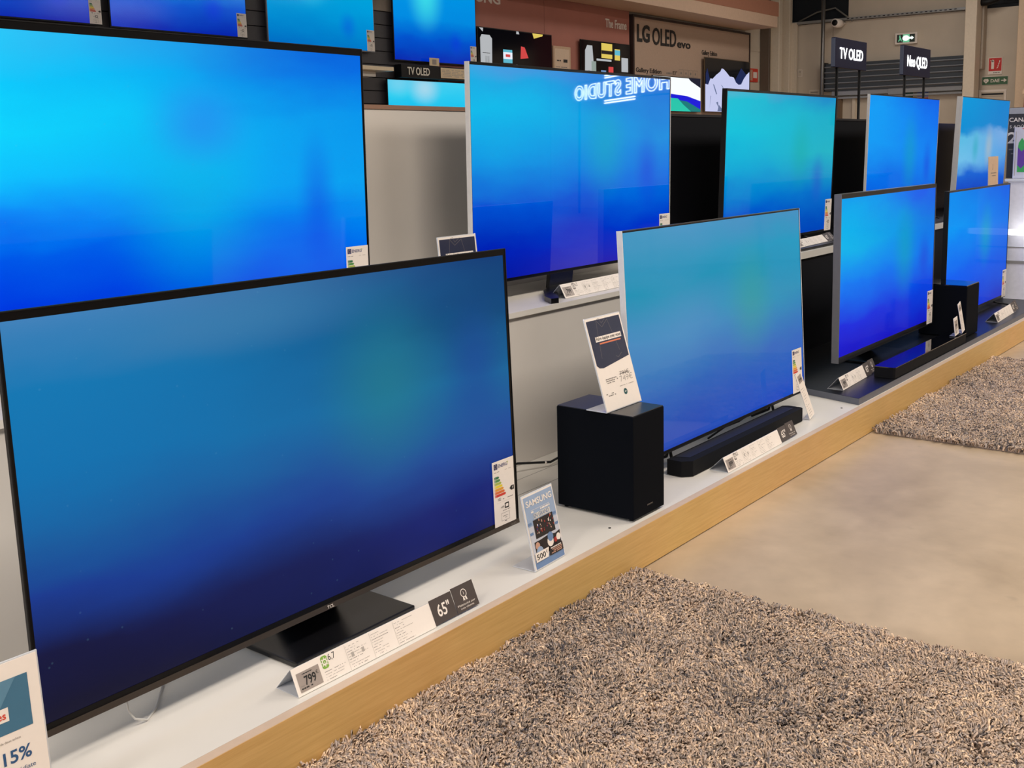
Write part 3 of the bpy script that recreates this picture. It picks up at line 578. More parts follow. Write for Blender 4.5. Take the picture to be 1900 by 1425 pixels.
def draw_offer(b, w, h):
    b.rect(.006, .005, w-.006, h-.007, lblue, .001); b.rect(.006, .03, w-.006, h*.58, mat('print_pale', (196, 198, 208), .5), .0012)
    b.rect(.006, .006, w-.006, .022, blueb, .0014)
    b.text('SAMSUNG', w*.5, h*.835, .0165, card, .0018, width=w*.82, bold=.02, align='C')
    b.rect(w*.2, h*.775, w*.8, h*.779, card, .0016); dashes(b, w*.2, w*.8, h*.742, .0045, card, .0016, 5); b.rect(w*.25, h*.655, w*.78, h*.725, mat('print_cream', (214, 208, 196), .5), .0015)
    b.text('EN GRAND', w*.5, h*.668, .011, blueb, .0019, width=w*.48, bold=.012, align='C')
    b.rect(w*.2, h*.40, w*.83, h*.645, dkp, .0018); rr = random.Random(4)
    for k in range(34):
        x = w*rr.uniform(.25, .79); z = h*rr.uniform(.45, .62); q = .003*rr.uniform(.6, 1.6); b.rect(x, z, x+q, z+q*1.5, rr.choice([dred, dred, skin, eublue, card]), .002+.00002*k)
    for x, z, s_ in ((.09, .6, .06), (.88, .6, .06), (.1, .47, .05), (.9, .46, .05)): b.rect(w*x-w*s_, h*z, w*x+w*s_, h*z+h*.035, blueb, .0018)
    b.poly([(w*.12, h*.2), (w*.92, h*.14), (w*.95, h*.38), (w*.8, h*.36), (w*.6, h*.385), (w*.3, h*.37), (w*.12, h*.37)], dkp, .0018)
    for k, (x, z, s_, m_) in enumerate(((.2, .31, .07, skin), (.24, .22, .11, lblue), (.42, .28, .09, dkp), (.6, .29, .1, card), (.62, .35, .09, blueb), (.76, .28, .05, dred), (.86, .3, .07, card), (.84, .2, .09, dkp))):
        b.disc(w*x, h*z, w*s_, m_, .002+.0002*k, 12)
    b.poly([(w*.06, h*.115), (w*.44, h*.115), (w*.5, h*.235), (w*.06, h*.235)], card, .0038)
    b.text('500', w*.09, h*.14, .0145, ink, .0042, width=w*.28, bold=.01); b.text('€', w*.39, h*.175, .008, ink, .0042)
    b.poly([(w*.48, h*.115), (w*.94, h*.115), (w*.94, h*.225), (w*.53, h*.225)], dkp, .0038)
    for j in range(4): dashes(b, w*.55, w*.9, h*(.195-.022*j), .0028, skin if j else card, .0042, j)
sign_holder(1.766, -.160, .1373, .149, .2125, .22, 'small blue offer sign reading 500 euros beside the right foot of the nearest television', draw_offer, .04)
def draw_soldes(b, w, h):
    b.rect(.004, h-.125, w-.022, h-.032, teal, .001); b.poly([(w*.3, h-.125), (w*.5, h-.125), (w*.8, h-.032), (w*.6, h-.032)], mat('petrol_blue_light', (92, 136, 162), .35), .0012)
    b.rect(.01, h-.103, w-.060, h-.079, card, .0014); b.text('Bonnes affaires', w-.065, h-.0975, .013, redi, .0018, align='R', bold=.015, sx=.95)
    b.text('à partir de deux achats', w-.045, h-.140, .004, gink, .001, align='R'); b.text('15%', w-.030, h-.178, .022, dblue, .001, align='R', bold=.02)
    b.text('remise immédiate', w-.026, h-.198, .008, dblue, .001, align='R'); b.text('sur les accessoires', w-.026, h-.216, .008, dblue, .001, align='R')
sign_holder(.197, -.145, .1373, .210, .315, .06, 'white and petrol blue percentage sign at the lower left corner of the frame', draw_soldes, -.02)
def draw_beige(b, w, h):
    b.rect(.002, .002, w-.002, h-.002, mat('beige_card', (206, 176, 148), .5), .001); b.text('J', w*.4, h*.78, .035, ink, .0014)
    dashes(b, w*.2, w*.85, h*.68, .008, gink, .0014, 1); dashes(b, w*.25, w*.75, h*.63, .008, gink, .0014, 2)
sign_holder(8.70, .535, .7252, .29, .435, .03, 'beige card sign standing before the pale blue far television', draw_beige, base=.05)

# ------------------------------------------------------------------ far end: white counter, lamp ring, posters
cb = thing('counter', (7.66, -.19, .137), 'white counter cabinet closing the far right end of the platform', 'counter')
grey = mat('cool_white_panel', (238, 236, 242), .4)
b = MB(); b.box(0, .9, 0, .318, .0005, .86, grey, .003); b.build('cabinet', cb)
b = MB(); b.box(-.02, .92, -.02, .338, .8605, .88, mat('clear_shelf_edge', (226, 228, 234), .15), .003); b.build('counter_top', cb)
b = MB(); b.box(-.006, -.0005, .004, .314, .28, .30, gap); b.box(-.006, -.0005, .004, .314, .395, .40, gap); b.build('drawer_line', cb)
sign_z = 1.0172
b = MB(RZ(-PI/2)); n = 36
lampm = mat('lamp_glow_white', (255, 255, 255), .5, emit=2.2)
b = MB(); ring = [(.08*math.cos(2*PI*k/n), .16*math.sin(2*PI*k/n)) for k in range(n)]
b.slab(ring, 0, .035, lampm)
lamp = b.build('round_lamp', loc=(7.575, -.06, .63), label='bright white glowing oval lamp on the side of the far counter', cat='lamp')
lamp['label'] = 'bright white glowing oval lamp on the side of the far counter'
# posters standing on the counter face the camera side (-x)
def facing_left(M): return M @ RZ(-PI/2)
pos = thing('poster', (7.80, .18, sign_z), 'dark poster with white lettering standing on the far white counter', 'poster', -PI/2)
b = MB(); b.box(0, .30, 0, .012, .0, .50, mat('poster_charcoal', (52, 50, 54), .5), .002)
b.rect(0.002, .455, .298, .498, mat('poster_grey', (170, 172, 178), .5), .0006)
b.text('CANAL+', .005, .40, .028, card, .0008, bold=.02, width=.17); b.text('5 AOÛT AU', .01, .355, .02, card, .0008, width=.17); b.text('299', .0, .25, .075, card, .0008, bold=.02, width=.2)
for j in range(3): dashes(b, .01, .28, .20-.03*j, .009, gink, .0008, j)
b.build('sheet', pos)
pic = thing('picture_frame', (7.72, .118, sign_z), 'white framed picture of a purple shape with green tip at the right edge', 'picture', -PI/2)
b = MB(); b.box(0, .22, 0, .014, 0, .36, mat('frame_lilac_white', (214, 214, 228), .4), .004); b.build('frame', pic)
b = MB(); pur = mat('purple_print', (104, 62, 168), .5); grn = mat('leaf_green_print', (60, 176, 92), .5)
b.poly([(.03, .09), (.055, .07), (.08, .09), (.082, .22), (.055, .25), (.03, .22)], pur, .001); b.poly([(.03, .22), (.055, .19), (.082, .22), (.08, .25), (.055, .285), (.034, .25)], grn, .0012)
b.poly([(.03, .045), (.085, .045), (.082, .10), (.055, .07), (.03, .095)], grn, .0014); b.poly([(.05, .352), (.15, .352), (.1, .33)], redi, .0012); b.rect(.012, .02, .016, .33, pink, .001)
b.build('print', pic)

# ------------------------------------------------------------------ lit sign boxes on posts
def sign_box(x0, zb, zt, y, wd, t, label, tw):
    r = thing('sign_box', (x0+wd/2, y, 0), label, 'sign')
    b = MB(T(-wd/2, 0, 0)); b.box(0, wd, 0, .034, zb, zt, mat('night_blue_sign', (12, 17, 50), .5, spec=.2), .004); bx_ = b.build('box', r)
    b = MB(T(-wd/2, 0, 0)); b.box(-.004, .0, .002, .032, zb+.006, zt-.006, mat('sign_side_grey', (96, 104, 126), .5)); b.build('side_trim', bx_)
    b = MB(T(-wd/2, 0, 0)); h = (zt-zb)*.36; b.text(t, wd*.5, (zb+zt)/2-h*.5, h, mat('lit_letters', (255, 255, 255), .5, emit=4), .002, align='C', bold=.012, extrude=.004, width=wd*tw); b.build('lettering', bx_, label='lit white letters')
    for px in (.12, .84):
        b = MB(T(-wd/2, 0, 0)); b.tube([(wd*px, .017, 0.0), (wd*px, .017, zb+.002)], .011, fdark, 10); b.build('post', r)
    return r
def sign_box2(x0, zb, zt, wd, txt, label): return sign_box(x0, zb, zt, 1.3, wd, txt, label, .74)
sign_box2(7.337, 1.845, 2.062, .625, 'TV OLED', 'lit dark blue box sign reading TV OLED on two thin posts')
sign_box2(8.81, 1.850, 2.10, .70, 'Neo QLED', 'lit dark blue box sign reading Neo QLED, nearest the tall cream pillar')

# ------------------------------------------------------------------ back display wall (across the aisle, y = 5.7)
slatm = mat('charcoal_slat', (62, 60, 64), .5)
b = MB(); b.box(-3, 7.75, .03, .05, 0, 4.2, mat('slat_backing', (24, 23, 25), .7))
for k in range(21): b.box(-3, 7.75, 0, .03, .02+.123*k, .02+.123*k+.115, slatm)
b.box(-3, 7.75, -.002, .03, 2.604, 4.2, mat('taupe_board', (140, 128, 116), .6))
b.build('slat_panel', loc=(0, 5.66, 0), label='charcoal horizontal slat panel behind the row of hung televisions', cat='wall panel')
terra = mat('terracotta_board', (166, 106, 92), .6, noise=(3, .05, (1, 1, 1)))
tp = thing('brand_panel', (8.26, 5.65, 0), 'terracotta display panel reading The Frame behind two black wall televisions', 'wall panel')
b = MB(); b.box(-.5, 1.28, 0, .05, 0, 3.0, terra, .003); b.box(1.285, 3.05, 0, .05, 0, 3.0, terra, .003); b.build('board', tp)
wtxt = mat('pale_letters', (226, 214, 204), .5)
b = MB(); b.text('SAMSUNG', .50, 2.82, .10, wtxt, .004, bold=.02, width=.85, align='R', extrude=.02); b.build('lettering', tp, label='pale raised lettering')
b = MB(); b.text('The Frame', 2.98, 2.74, .10, wtxt, .004, bold=.015, width=.47, align='R', extrude=.02)
b.build('lettering', tp, label='pale raised lettering')
lp = thing('brand_panel', (11.34, 5.62, 0), 'beige display panel with black OLED lettering and a dark border', 'wall panel')
lgb = mat('beige_board', (176, 152, 134), .6)
b = MB(); b.box(.03, 3.22, 0, .06, 0, 2.91, lgb); b.build('board', lp)
brn = mat('dark_brown_border', (52, 38, 34), .5)
b = MB(); b.box(0, .03, -.01, .06, 0, 2.94, brn); b.box(.03, 3.22, -.01, .06, 2.911, 2.94, brn); b.box(3.22, 3.25, -.01, .06, 0, 2.94, brn); b.build('border', lp)
for t_, x_, z_, h_, w_, bo_ in (('LG', .10, 2.62, .20, .30, .03), ('OLED', .47, 2.60, .21, .60, .012), ('evo', 1.10, 2.60, .10, .36, .025), ('Gallery Edition', .07, 2.235, .055, .62, .015), ('Gallery Edition', 1.78, 2.545, .06, .44, .012)):
    b = MB(); b.text(t_, x_, z_, h_, ink, .002, bold=bo_, width=w_, extrude=.02); b.build('lettering', lp, label='black lettering')
b = MB(); dashes(b, .74, .96, 2.24, .022, gink, .001, 2); b.text('83"', .98, 2.235, .05, ink, .002, width=.12)
for k in range(4):
    for q in ((0, 0, .12, .004), (0, .09, .12, .094), (0, 0, .004, .094), (.116, 0, .12, .094)): b.rect(1.15+k*.13+q[0], 2.22+q[1], 1.15+k*.13+q[2], 2.22+q[3], gink, .001)
    b.disc(1.21+k*.13, 2.267, .018, gink, .001, 8)
b.build('small_print', lp)
cn = MB(); cn.box(-3, 14.42, 5.1, 5.62, 2.965, 3.12, mat('canopy_beige', (196, 168, 146), .6)); cn.box(-3, 14.45, 5.095, 5.6, 3.1205, 3.32, mat('canopy_terracotta', (158, 108, 86), .6)); cn.build('trim_1', kind='structure')

def wall_tv(x0, x1, z0, z1, label, m=None, frame=fdark, y=5.60, el=True, draw=None, name='television'):
    wd = x1-x0; h = z1-z0; r = thing(name, (x0+wd/2, y, z0), label, 'television'); M = T(-wd/2, 0, 0)
    b = MB(M); b.box(0, wd, .002, .018, 0, h, frame, .002); b.build('frame', r)
    b = MB(M); b.box(wd*.3, wd*.7, .018, .044, h*.3, h*.7, fdark); b.build('bracket', r)
    if m: screen(M, .01, wd-.01, .012, h-.008, m, r)
    else:
        b = MB(M); b.rect(.01, .01, wd-.01, h-.01, mat('dark_screen_picture', (7, 7, 12), .1, emit=.6), 0); draw(b, wd, h); b.build('screen', r)
    if el: energy_label(M @ T(wd-.105, -.003, .01), r, '98', 'G')
    return r
TL_ = [(0, (0, 40, 176)), (.3, (0, 84, 206)), (.6, (0, 140, 226)), (1, (0, 150, 230))]
def tm(n, k, pt): return screen_mat(n, TL_, [(p, tuple(max(0, c-k) for c in col)) for p, col in TL_], pt, rough=.12, seed=20+k)
burst = lambda u, v, a=.9: [(u, v, .22, .5, (60, 220, 232), a), (.74, .3, .1, .2, (10, 40, 220), .4)]
wall_tv(2.85, 4.106, 2.237, 2.95, 'leftmost hung television in the top row, cut by the upper left corner', tm('wall_picture_a', 12, burst(.4, 1.1)))
wall_tv(4.164, 5.40, 2.232, 2.93, 'second hung television in the top row from the left', tm('wall_picture_b', 5, burst(.42, 1.0)), frame=fdark)
wall_tv(5.607, 6.848, 2.205, 2.91, 'third hung television in the top row, above the corner of the cyan television', screen_mat('wall_picture_c', [(0, (0, 110, 196)), (.5, (0, 150, 214)), (1, (0, 170, 226))], [(0, (0, 120, 200)), (.5, (0, 156, 218)), (1, (0, 170, 220))], burst(.4, 1.0)), frame=greyframe)
wall_tv(7.095, 8.30, 2.148, 2.85, 'fourth hung television in the top row, above the black TV OLED shelf label', tm('wall_picture_d', 3, burst(.38, .9)), frame=fdark)
wall_tv(6.983, 8.20, 1.28, 1.975, 'television under the TV OLED shelf label, half hidden behind the partition', screen_mat('wall_picture_e', [(0, (0, 80, 200)), (.6, (0, 190, 238)), (.8, (40, 206, 240)), (1, (80, 200, 235))], [(0, (0, 80, 200)), (.6, (0, 196, 240)), (1, (60, 205, 240))], [(.42, .9, .2, .25, (168, 216, 236), .9), (.12, .95, .18, .2, (120, 212, 240), .7)]), el=False)
# shelf, OLED strip
sh = thing('wall_shelf', (5.55, 5.2, 2.006), 'warm white wall shelf between the third and fourth hung televisions', 'shelf')
b = MB(); b.box(-.2, 1.13, 0, .45, 0, .036, mat('warm_white_shelf', (244, 224, 190), .4), .004); b.build('shelf_board', sh)  # one even warm white over the whole board
b = MB(); b.box(-.1, 1.0, .1, .45, -.05, -.001, white, .004); b.build('shelf_bracket', sh)
st = thing('shelf_label', (7.13, 5.55, 1.99), 'black shelf label strip reading TV OLED under the fourth hung television', 'sign')
b = MB(); b.box(0, 1.1, 0, .09, 0, .125, fdark, .003); b.build('strip', st)
b = MB(); b.text('TV OLED', .08, .03, .07, mat('cream_letters', (236, 230, 216), .5), .004, width=.31, bold=.02, extrude=.01); b.build('lettering', st)
tagm = mat('cream_price_card', (226, 204, 168), .5)
b = MB(); b.rect(.55, .015, .93, .115, tagm, .004)
for j in range(5): dashes(b, .57, .9, .03+.015*j, .006, pink, .005, j)
b.disc(1.0, .065, .03, tagm, .004, 14); b.rect(.93, .008, 1.05, .016, tagm, .004); b.build('price_card', st)
b = MB(); b.box(0, .14, 0, .002, 0, .075, tagm); b.rect(.04, .012, .1, .06, eink, .0006); b.build('price_tag', loc=(7.52, 5.545, 2.118), label='small cream price tag standing on the black TV OLED shelf label', cat='price tag')
# two black art televisions
gry = mat('display_grey', (196, 200, 204), .3, emit=.8); dw_ = mat('display_white', (232, 236, 248), .3, emit=1); yl = mat('display_yellow', (232, 206, 96), .3, emit=.9); rd = mat('display_red', (216, 70, 70), .3, emit=.9); cy2 = mat('display_cyan', (96, 190, 214), .3, emit=.9)
def draw_art1(b, w, h):
    b.poly([(w*.03, h*.25), (w*.17, h*.25), (w*.18, h*.84), (w*.15, h*.89), (w*.05, h*.89), (w*.03, h*.84)], gry, .001); dashes(b, w*.05, w*.16, h*.62, .006, ink, .002, 1)
    for k in range(4): b.rect(w*(.09+.014*k), h*.36, w*(.093+.014*k), h*.58, ink, .002)
    b.poly([(w*.02, h*.985), (w*.07, h*.985), (w*.065, h*.93)], gry, .001); b.rect(w*.32, h*.50, w*.44, h*.70, cy2, .001); b.rect(w*.32, h*.56, w*.44, h*.66, dw_, .002); b.rect(w*.35, h*.59, w*.41, h*.63, rd, .003)
    b.poly([(w*.55, h*.58), (w*.66, h*.60), (w*.61, h*.76), (w*.56, h*.77)], rd, .001); b.poly([(w*.72, h*.99), (w*.87, h*.99), (w*.86, h*.96), (w*.74, h*.91)], yl, .001); b.poly([(w*.44, h*.40), (w*.52, h*.42), (w*.50, h*.49)], gry, .001); b.poly([(w*.50, h*.95), (w*.54, h*.95), (w*.53, h*.99), (w*.50, h*.99)], gry, .001)
wall_tv(8.32, 9.612, 1.86, 2.56, 'black wall television showing scattered stickers, nearer of two on terracotta', None, draw=draw_art1, el=False)
def draw_art2(b, w, h):
    b.poly([(w*.07, h*.16), (w*.24, h*.16), (w*.24, h*.62), (w*.22, h*.9), (w*.12, h*.9), (w*.08, h*.8)], gry, .001); b.rect(w*.2, h*.24, w*.29, h*.6, mat('display_sage', (168, 184, 176), .3, emit=.7), .002); b.disc(w*.15, h*.36, .035, mat('display_violet', (70, 60, 130), .3, emit=.7), .003, 10)
    b.rect(w*.40, h*.68, w*.62, h*.97, yl, .001); b.rect(w*.40, h*.76, w*.62, h*.83, dkp, .002); b.rect(w*.3, h*.62, w*.6, h*.66, gry, .002)
    b.rect(w*.67, h*.66, w*.78, h*.88, yl, .001); b.rect(w*.67, h*.76, w*.78, h*.86, cy2, .002); b.rect(w*.81, h*.44, w*.95, h*.72, gry, .001); b.rect(w*.54, h*.34, w*.64, h*.52, rd, .001)
    b.rect(w*.39, h*.28, w*.49, h*.44, mat('display_blue', (120, 160, 214), .3, emit=.8), .001); b.rect(w*.66, h*.03, w*.88, h*.38, mat('display_pale_blue', (176, 190, 214), .3, emit=.8), .001)
    b.poly([(w*.7, h*.06), (w*.78, h*.34), (w*.8, h*.1)], gry, .002); b.disc(w*.51, h*.17, .03, gry, .001, 6); b.rect(w*.28, h*.02, w*.43, h*.1, gry, .001); b.rect(w*.56, h*.02, w*.64, h*.1, gry, .001); b.rect(w*.86, h*.02, w*.95, h*.08, gry, .001)
wall_tv(10.178, 11.25, 1.95, 2.555, 'smaller black wall television crowded with bright stickers, beside the beige panel', None, draw=draw_art2, el=False)
ic = thing('info_card', (9.66, 5.618, 2.0), 'beige information card hung between the two black wall televisions', 'sign')
b = MB(); b.box(0, .34, 0, .03, 0, .45, mat('kraft_card', (196, 166, 138), .5), .006); b.build('board', ic)
b = MB(); b.rect(.03, .03, .31, .42, mat('kraft_pale', (214, 190, 166), .5), .0008); b.rect(.19, .27, .27, .305, ink, .001); dashes(b, .04, .15, .28, .014, ink, .001, 1); dashes(b, .05, .28, .21, .01, gink, .001, 3); b.rect(.06, .05, .18, .09, ink, .001); b.rect(.13, .06, .28, .12, ink, .0012); b.build('print', ic)
def draw_mtn(b, w, h):
    sn = mat('display_snow', (196, 200, 236), .3, emit=1); sh_ = mat('display_snow_shade', (110, 122, 160), .3, emit=.9); nb = mat('display_night_blue', (20, 36, 84), .3, emit=.9)
    b.poly([(w*.02, h*.7), (w*.05, h*.8), (w*.10, h*.62), (w*.1, h*.4), (w*.02, h*.4)], nb, .001); b.poly([(w*.72, h*.4), (w*.66, h*.62), (w*.8, h*.86), (w*.92, h*.74), (w*.85, h*.5)], nb, .001)
    prof = [(.01, .012), (.99, .012), (.99, .80), (.93, .75), (.86, .66), (.80, .55), (.74, .54), (.68, .58), (.63, .67), (.58, .68), (.54, .68), (.46, .76), (.40, .81), (.36, .82), (.33, .76), (.24, .69), (.16, .61), (.12, .62), (.09, .55), (.07, .50), (.01, .51)]
    b.poly([(w*x, h*z) for x, z in prof], sn, .0015)
    for pts in (((.17, .52), (.20, .50), (.26, .34), (.24, .33)), ((.34, .52), (.37, .50), (.42, .43), (.40, .44)), ((.42, .42), (.50, .30), (.48, .28)), ((.27, .02), (.30, .14), (.34, .10), (.4, .02)), ((.24, .18), (.28, .2), (.30, .08)), ((.12, .3), (.13, .3), (.10, .06))):
        b.poly([(w*x, h*z) for x, z in pts], sh_, .002)
wall_tv(13.10, 14.47, 1.758, 2.51, 'wall television showing snowy white mountain peaks under a black sky', None, draw=draw_mtn, el=False, frame=mat('bronze_frame', (110, 92, 70), .4, .5), y=5.56)
def draw_abs(b, w, h):
    b.rect(.01, .012, w-.01, h-.01, mat('display_pure_white', (250, 255, 255), .3, emit=1), .001)
    b.poly([(w*.72, h*.99), (w*.78, h*.9), (w*.99, h*.72), (w*.99, h*.99)], mat('display_ink_blue', (20, 22, 44), .3, emit=1), .002)
    b.poly([(w*.01, h*.55), (w*.4, h*.5), (w*.7, h*.46), (w*.99, h*.33), (w*.99, h*.012), (w*.01, h*.012)], mat('display_ultramarine', (14, 14, 214), .3, emit=1), .002)
    b.poly([(w*.3, h*.012), (w*.5, h*.34), (w*.7, h*.30), (w*.99, h*.08), (w*.99, h*.012)], mat('display_emerald', (10, 120, 120), .3, emit=1), .003)
    b.poly([(w*.01, h*.012), (w*.78, h*.012), (w*.62, h*.2), (w*.5, h*.38), (w*.01, h*.4)], mat('display_aquamarine', (30, 196, 170), .3, emit=1), .004)
wall_tv(11.7, 12.97, 1.75, 2.205, 'wall television with white, ultramarine and green abstract shapes', None, draw=draw_abs, el=False, y=5.55)

# red notice by the corner, wall posts
b = MB(); b.box(0, .28, 0, .01, 0, .2, redi); b.rect(.02, .02, .1, .18, skin, .001); b.rect(.12, .06, .25, .15, card, .001); b.build('notice', loc=(14.75, 5.70, 2.24), label='red and white notice on the cream wall right of the beige panel', cat='sign')
for i, (x, w_) in enumerate(((15.1, .05), (15.45, .12), (15.83, .10))):
    b = MB(); b.box(x, x+w_, 5.55, 5.70, 0, 5.5, dcream if i else mat('brown_conduit', (92, 78, 66), .5), .01)
    b.build('trim_%d' % (i+2), kind='structure')

# ------------------------------------------------------------------ far wall fittings (x = 16)
# objects on this wall: local x runs toward -y, faces -x
def far(name, y, z, label, cat, dx=0): return thing(name, (16.0-dx, y, z), label, cat, -PI/2)
sh = far('roller_shutter', 4.96, 2.09, 'grey roller shutter box with horizontal ribs above the far doorway', 'roller shutter', .15)
b = MB(); st1 = mat('shutter_dark_grey', (72, 78, 84), .5, .3); st2 = mat('shutter_light_rib', (150, 154, 160), .4, .4)
b.box(0, 2.1, .01, .14, 0, .42, st1); 
b.build('shutter_case', sh)
b = MB()
for k in range(5): b.prism([(-.02, .035+.082*k), (.012, .02+.082*k), (.012, .05+.082*k), (-.02, .045+.082*k)], 0, 2.1, st2)
b.build('ribs', sh)
b = MB(); b.box(-.05, 0, -.02, .14, 0, .44, fdark, .004); b.build('end_plate', sh)
dr = far('door_rail', 4.86, 1.97, 'light metal sliding door rail below the grey roller shutter', 'door rail', .12)
b = MB(); b.box(0, 1.98, 0, .10, .05, .12, metal, .004); b.box(0, 1.98, .02, .1, 0, .03, metal, .003); b.box(.9, 1.15, -.02, .0, .03, .12, metal, .004); b.build('rail', dr)
wr2 = MB(); wr2.box(16.0, 16.02, 2.9, 4.9, 0, 2.09, cream); wr2.build('door_1', kind='structure')
b = MB(); b.box(15.93, 16.0, 4.72, 4.78, 0, 1.97, mat('brown_door_frame', (120, 98, 76), .5)); b.box(15.95, 16.0, 4.50, 4.55, 0, 1.97, dcream); b.build('trim_5', kind='structure')
b = MB(); b.box(0, .06, 0, .09, 0, 3.18, dcream, .004); b.build('trim_6', loc=(15.9, 5.47, 0), kind='structure')
pole = MB(); pole.tube([(0, 0, 0), (0, 0, 4.9)], .03, mat('steel_pole', (120, 118, 116), .35, .8), 14); pole.build('steel_pole', loc=(15.6, 4.90, 0), label='thin grey steel pole rising to the dark ceiling near the shutter', cat='pole')
b = MB(); b.box(15.55, 15.80, 2.62, 2.78, 0, 5.55, dcream, .01); b.build('trim_7', kind='structure')
b = MB(); b.box(15.84, 15.99, 2.60, 2.66, 2.3, 5.55, mat('darker_cream', (186, 174, 158), .5), .01); b.build('trim_8', kind='structure')  # darker cream than the post beside it
b = MB(); b.box(15.55, 15.8, 1.93, 2.07, 0, 3.3, mat('warm_cream_post', (230, 204, 172), .5), .01); b.build('trim_9', kind='structure')
tr = far('cable_tray', 4.85, 3.155, 'perforated metal cable tray running along the top of the far wall', 'cable tray', .09)
b = MB(); b.box(-.9, 1.98, 0, .08, 0, .035, metal)
for k in range(24): b.rect(.2+.07*k, .012, .235+.07*k, .024, fdark, .002)
b.build('tray', tr)
b = MB(); b.tube([(-.6, .03, .04), (-.3, .03, .16), (.0, .03, .20), (.2, .02, .05), (.28, .03, -.02)], .012, mat('grey_cable', (120, 118, 112), .5), 8); b.build('tray_cable', tr)
ca = far('security_camera', 4.73, 3.10, 'small white round security camera at the corner of the cable tray', 'camera', .2)
b = MB(); b.tube([(0, -.16, 0), (0, -.02, 0.0), (0, .1, .0)], [.062, .068, .05], card, 18); hs_ = b.build('housing', ca)
b = MB(); b.tube([(0, -.166, 0), (0, -.161, 0)], .045, fdark, 18); b.build('lens', hs_)
b = MB(); b.tube([(.02, .1, .0), (.02, .19, .02)], .02, card, 10); b.build('bracket', ca)
ex = far('exit_sign', 3.905, 2.735, 'green running-man emergency exit light on the far wall', 'exit sign', .06)
b = MB(); b.box(0, .33, 0, .055, 0, .165, card, .006); ec_ = b.build('case', ex)
b = MB(); eg = mat('exit_green_glow', (110, 196, 150), .4, emit=.9); ew = mat('exit_white_glow', (236, 255, 244), .4, emit=1.3); dgn = mat('exit_dark', (52, 66, 60), .4)
b.rect(.03, .025, .3, .14, dgn, .001); b.rect(.12, .025, .22, .14, eg, .0015); b.disc(.165, .085, .04, ew, .002, 14, sx=1.3)
b.poly([(.215, .07), (.215, .10), (.25, .10), (.25, .115), (.285, .085), (.25, .055), (.25, .07)], ew, .002)
b.disc(.075, .118, .011, eg, .002, 10); b.poly([(.06, .10), (.085, .105), (.10, .075), (.082, .07)], eg, .002); b.poly([(.082, .07), (.10, .075), (.105, .045), (.095, .04)], eg, .002); b.poly([(.07, .08), (.082, .07), (.06, .04), (.05, .045)], eg, .002)
b.build('face', ec_)
def small_sign(y, z, wd, h, label, draw, name='wall_sign'):
    r = far(name, y, z, label, 'sign', .012); b = MB(); b.box(0, wd, 0, .008, 0, h, card); draw(b, wd, h); b.build('plate', r); return r
sred = mat('safety_red', (206, 48, 44), .5); sgrn = mat('safety_green', (66, 104, 72), .5)
def d_ext(b, w, h):
    b.rect(.008, .045, w-.008, h-.008, sred, .001); b.rect(w*.22, h*.32, w*.42, h*.78, card, .002); b.disc(w*.32, h*.80, w*.09, card, .002, 10); b.rect(w*.14, h*.8, w*.3, h*.84, card, .002)
    for k in range(4): b.poly([(w*(.6+.06*k), h*(.35+.12*k)), (w*(.66+.06*k), h*(.35+.12*k)), (w*(.76+.03*k), h*(.45+.12*k)), (w*(.70+.03*k), h*(.45+.12*k))], card, .002)
    dashes(b, w*.15, w*.85, h*.07, .012, gink, .002, 2)
small_sign(2.555, 2.225, .19, .235, 'red fire extinguisher sign above the green DAE sign', d_ext)
def d_dae(b, w, h):
    b.rect(.004, .004, w-.004, h-.004, sgrn, .001); b.text('DAE', w*.34, h*.32, h*.36, card, .002, width=w*.34, bold=.02)
    b.disc(w*.13, h*.55, h*.2, card, .002, 12); b.disc(w*.20, h*.55, h*.2, card, .0022, 12); b.poly([(w*.065, h*.5), (w*.165, h*.2), (w*.265, h*.5)], card, .0024); b.poly([(w*.17, h*.62), (w*.14, h*.45), (w*.165, h*.45), (w*.15, h*.32), (w*.19, h*.5), (w*.17, h*.5)], sgrn, .003)
    b.poly([(w*.74, h*.44), (w*.74, h*.56), (w*.84, h*.56), (w*.84, h*.74), (w*.96, h*.5), (w*.84, h*.26), (w*.84, h*.44)], card, .002)
small_sign(2.635, 2.075, .36, .12, 'green DAE defibrillator arrow sign on the far wall', d_dae)
def d_frm(b, w, h): b.rect(.03, .03, w-.03, h-.03, cream, .001); b.rect(.04, h-.075, w-.04, h-.05, ink, .002); b.rect(.05, h-.1, w-.05, h-.09, pink, .002)
small_sign(2.67, 1.55, .38, .46, 'white framed notice below the green DAE sign', d_frm, 'wall_notice')
def d_grn(b, w, h): b.rect(.002, .002, w-.002, h-.002, mat('exit_sign_green', (34, 110, 84), .5), .001); b.rect(w*.2, h*.25, w*.35, h*.6, card, .002); b.poly([(w*.5, h*.3), (w*.8, h*.3), (w*.65, h*.6)], card, .002)
small_sign(3.78, 1.83, .16, .2, 'small green pictogram sign on the far door under the rail', d_grn)
def d_rb(b, w, h): b.rect(.002, .002, w-.002, h*.45, mat('dull_red_print', (190, 70, 72), .5), .001); b.rect(.002, h*.5, w-.002, h-.004, mat('lilac_print', (140, 150, 214), .5), .001)
small_sign(3.56, 1.87, .17, .16, 'small red and lilac sign on the far door under the rail', d_rb)
def d_pl(b, w, h): b.rect(.006, .006, w-.006, h-.006, cream, .001); b.rect(.02, h-.04, w-.02, h-.03, gink, .002)
small_sign(5.27, 2.01, .16, .12, 'small cream switch plate on the far wall left of the steel pole', d_pl)
small_sign(5.47, 2.35, .07, .11, 'tiny pale alarm plate high on the far wall left of the pole', d_pl)
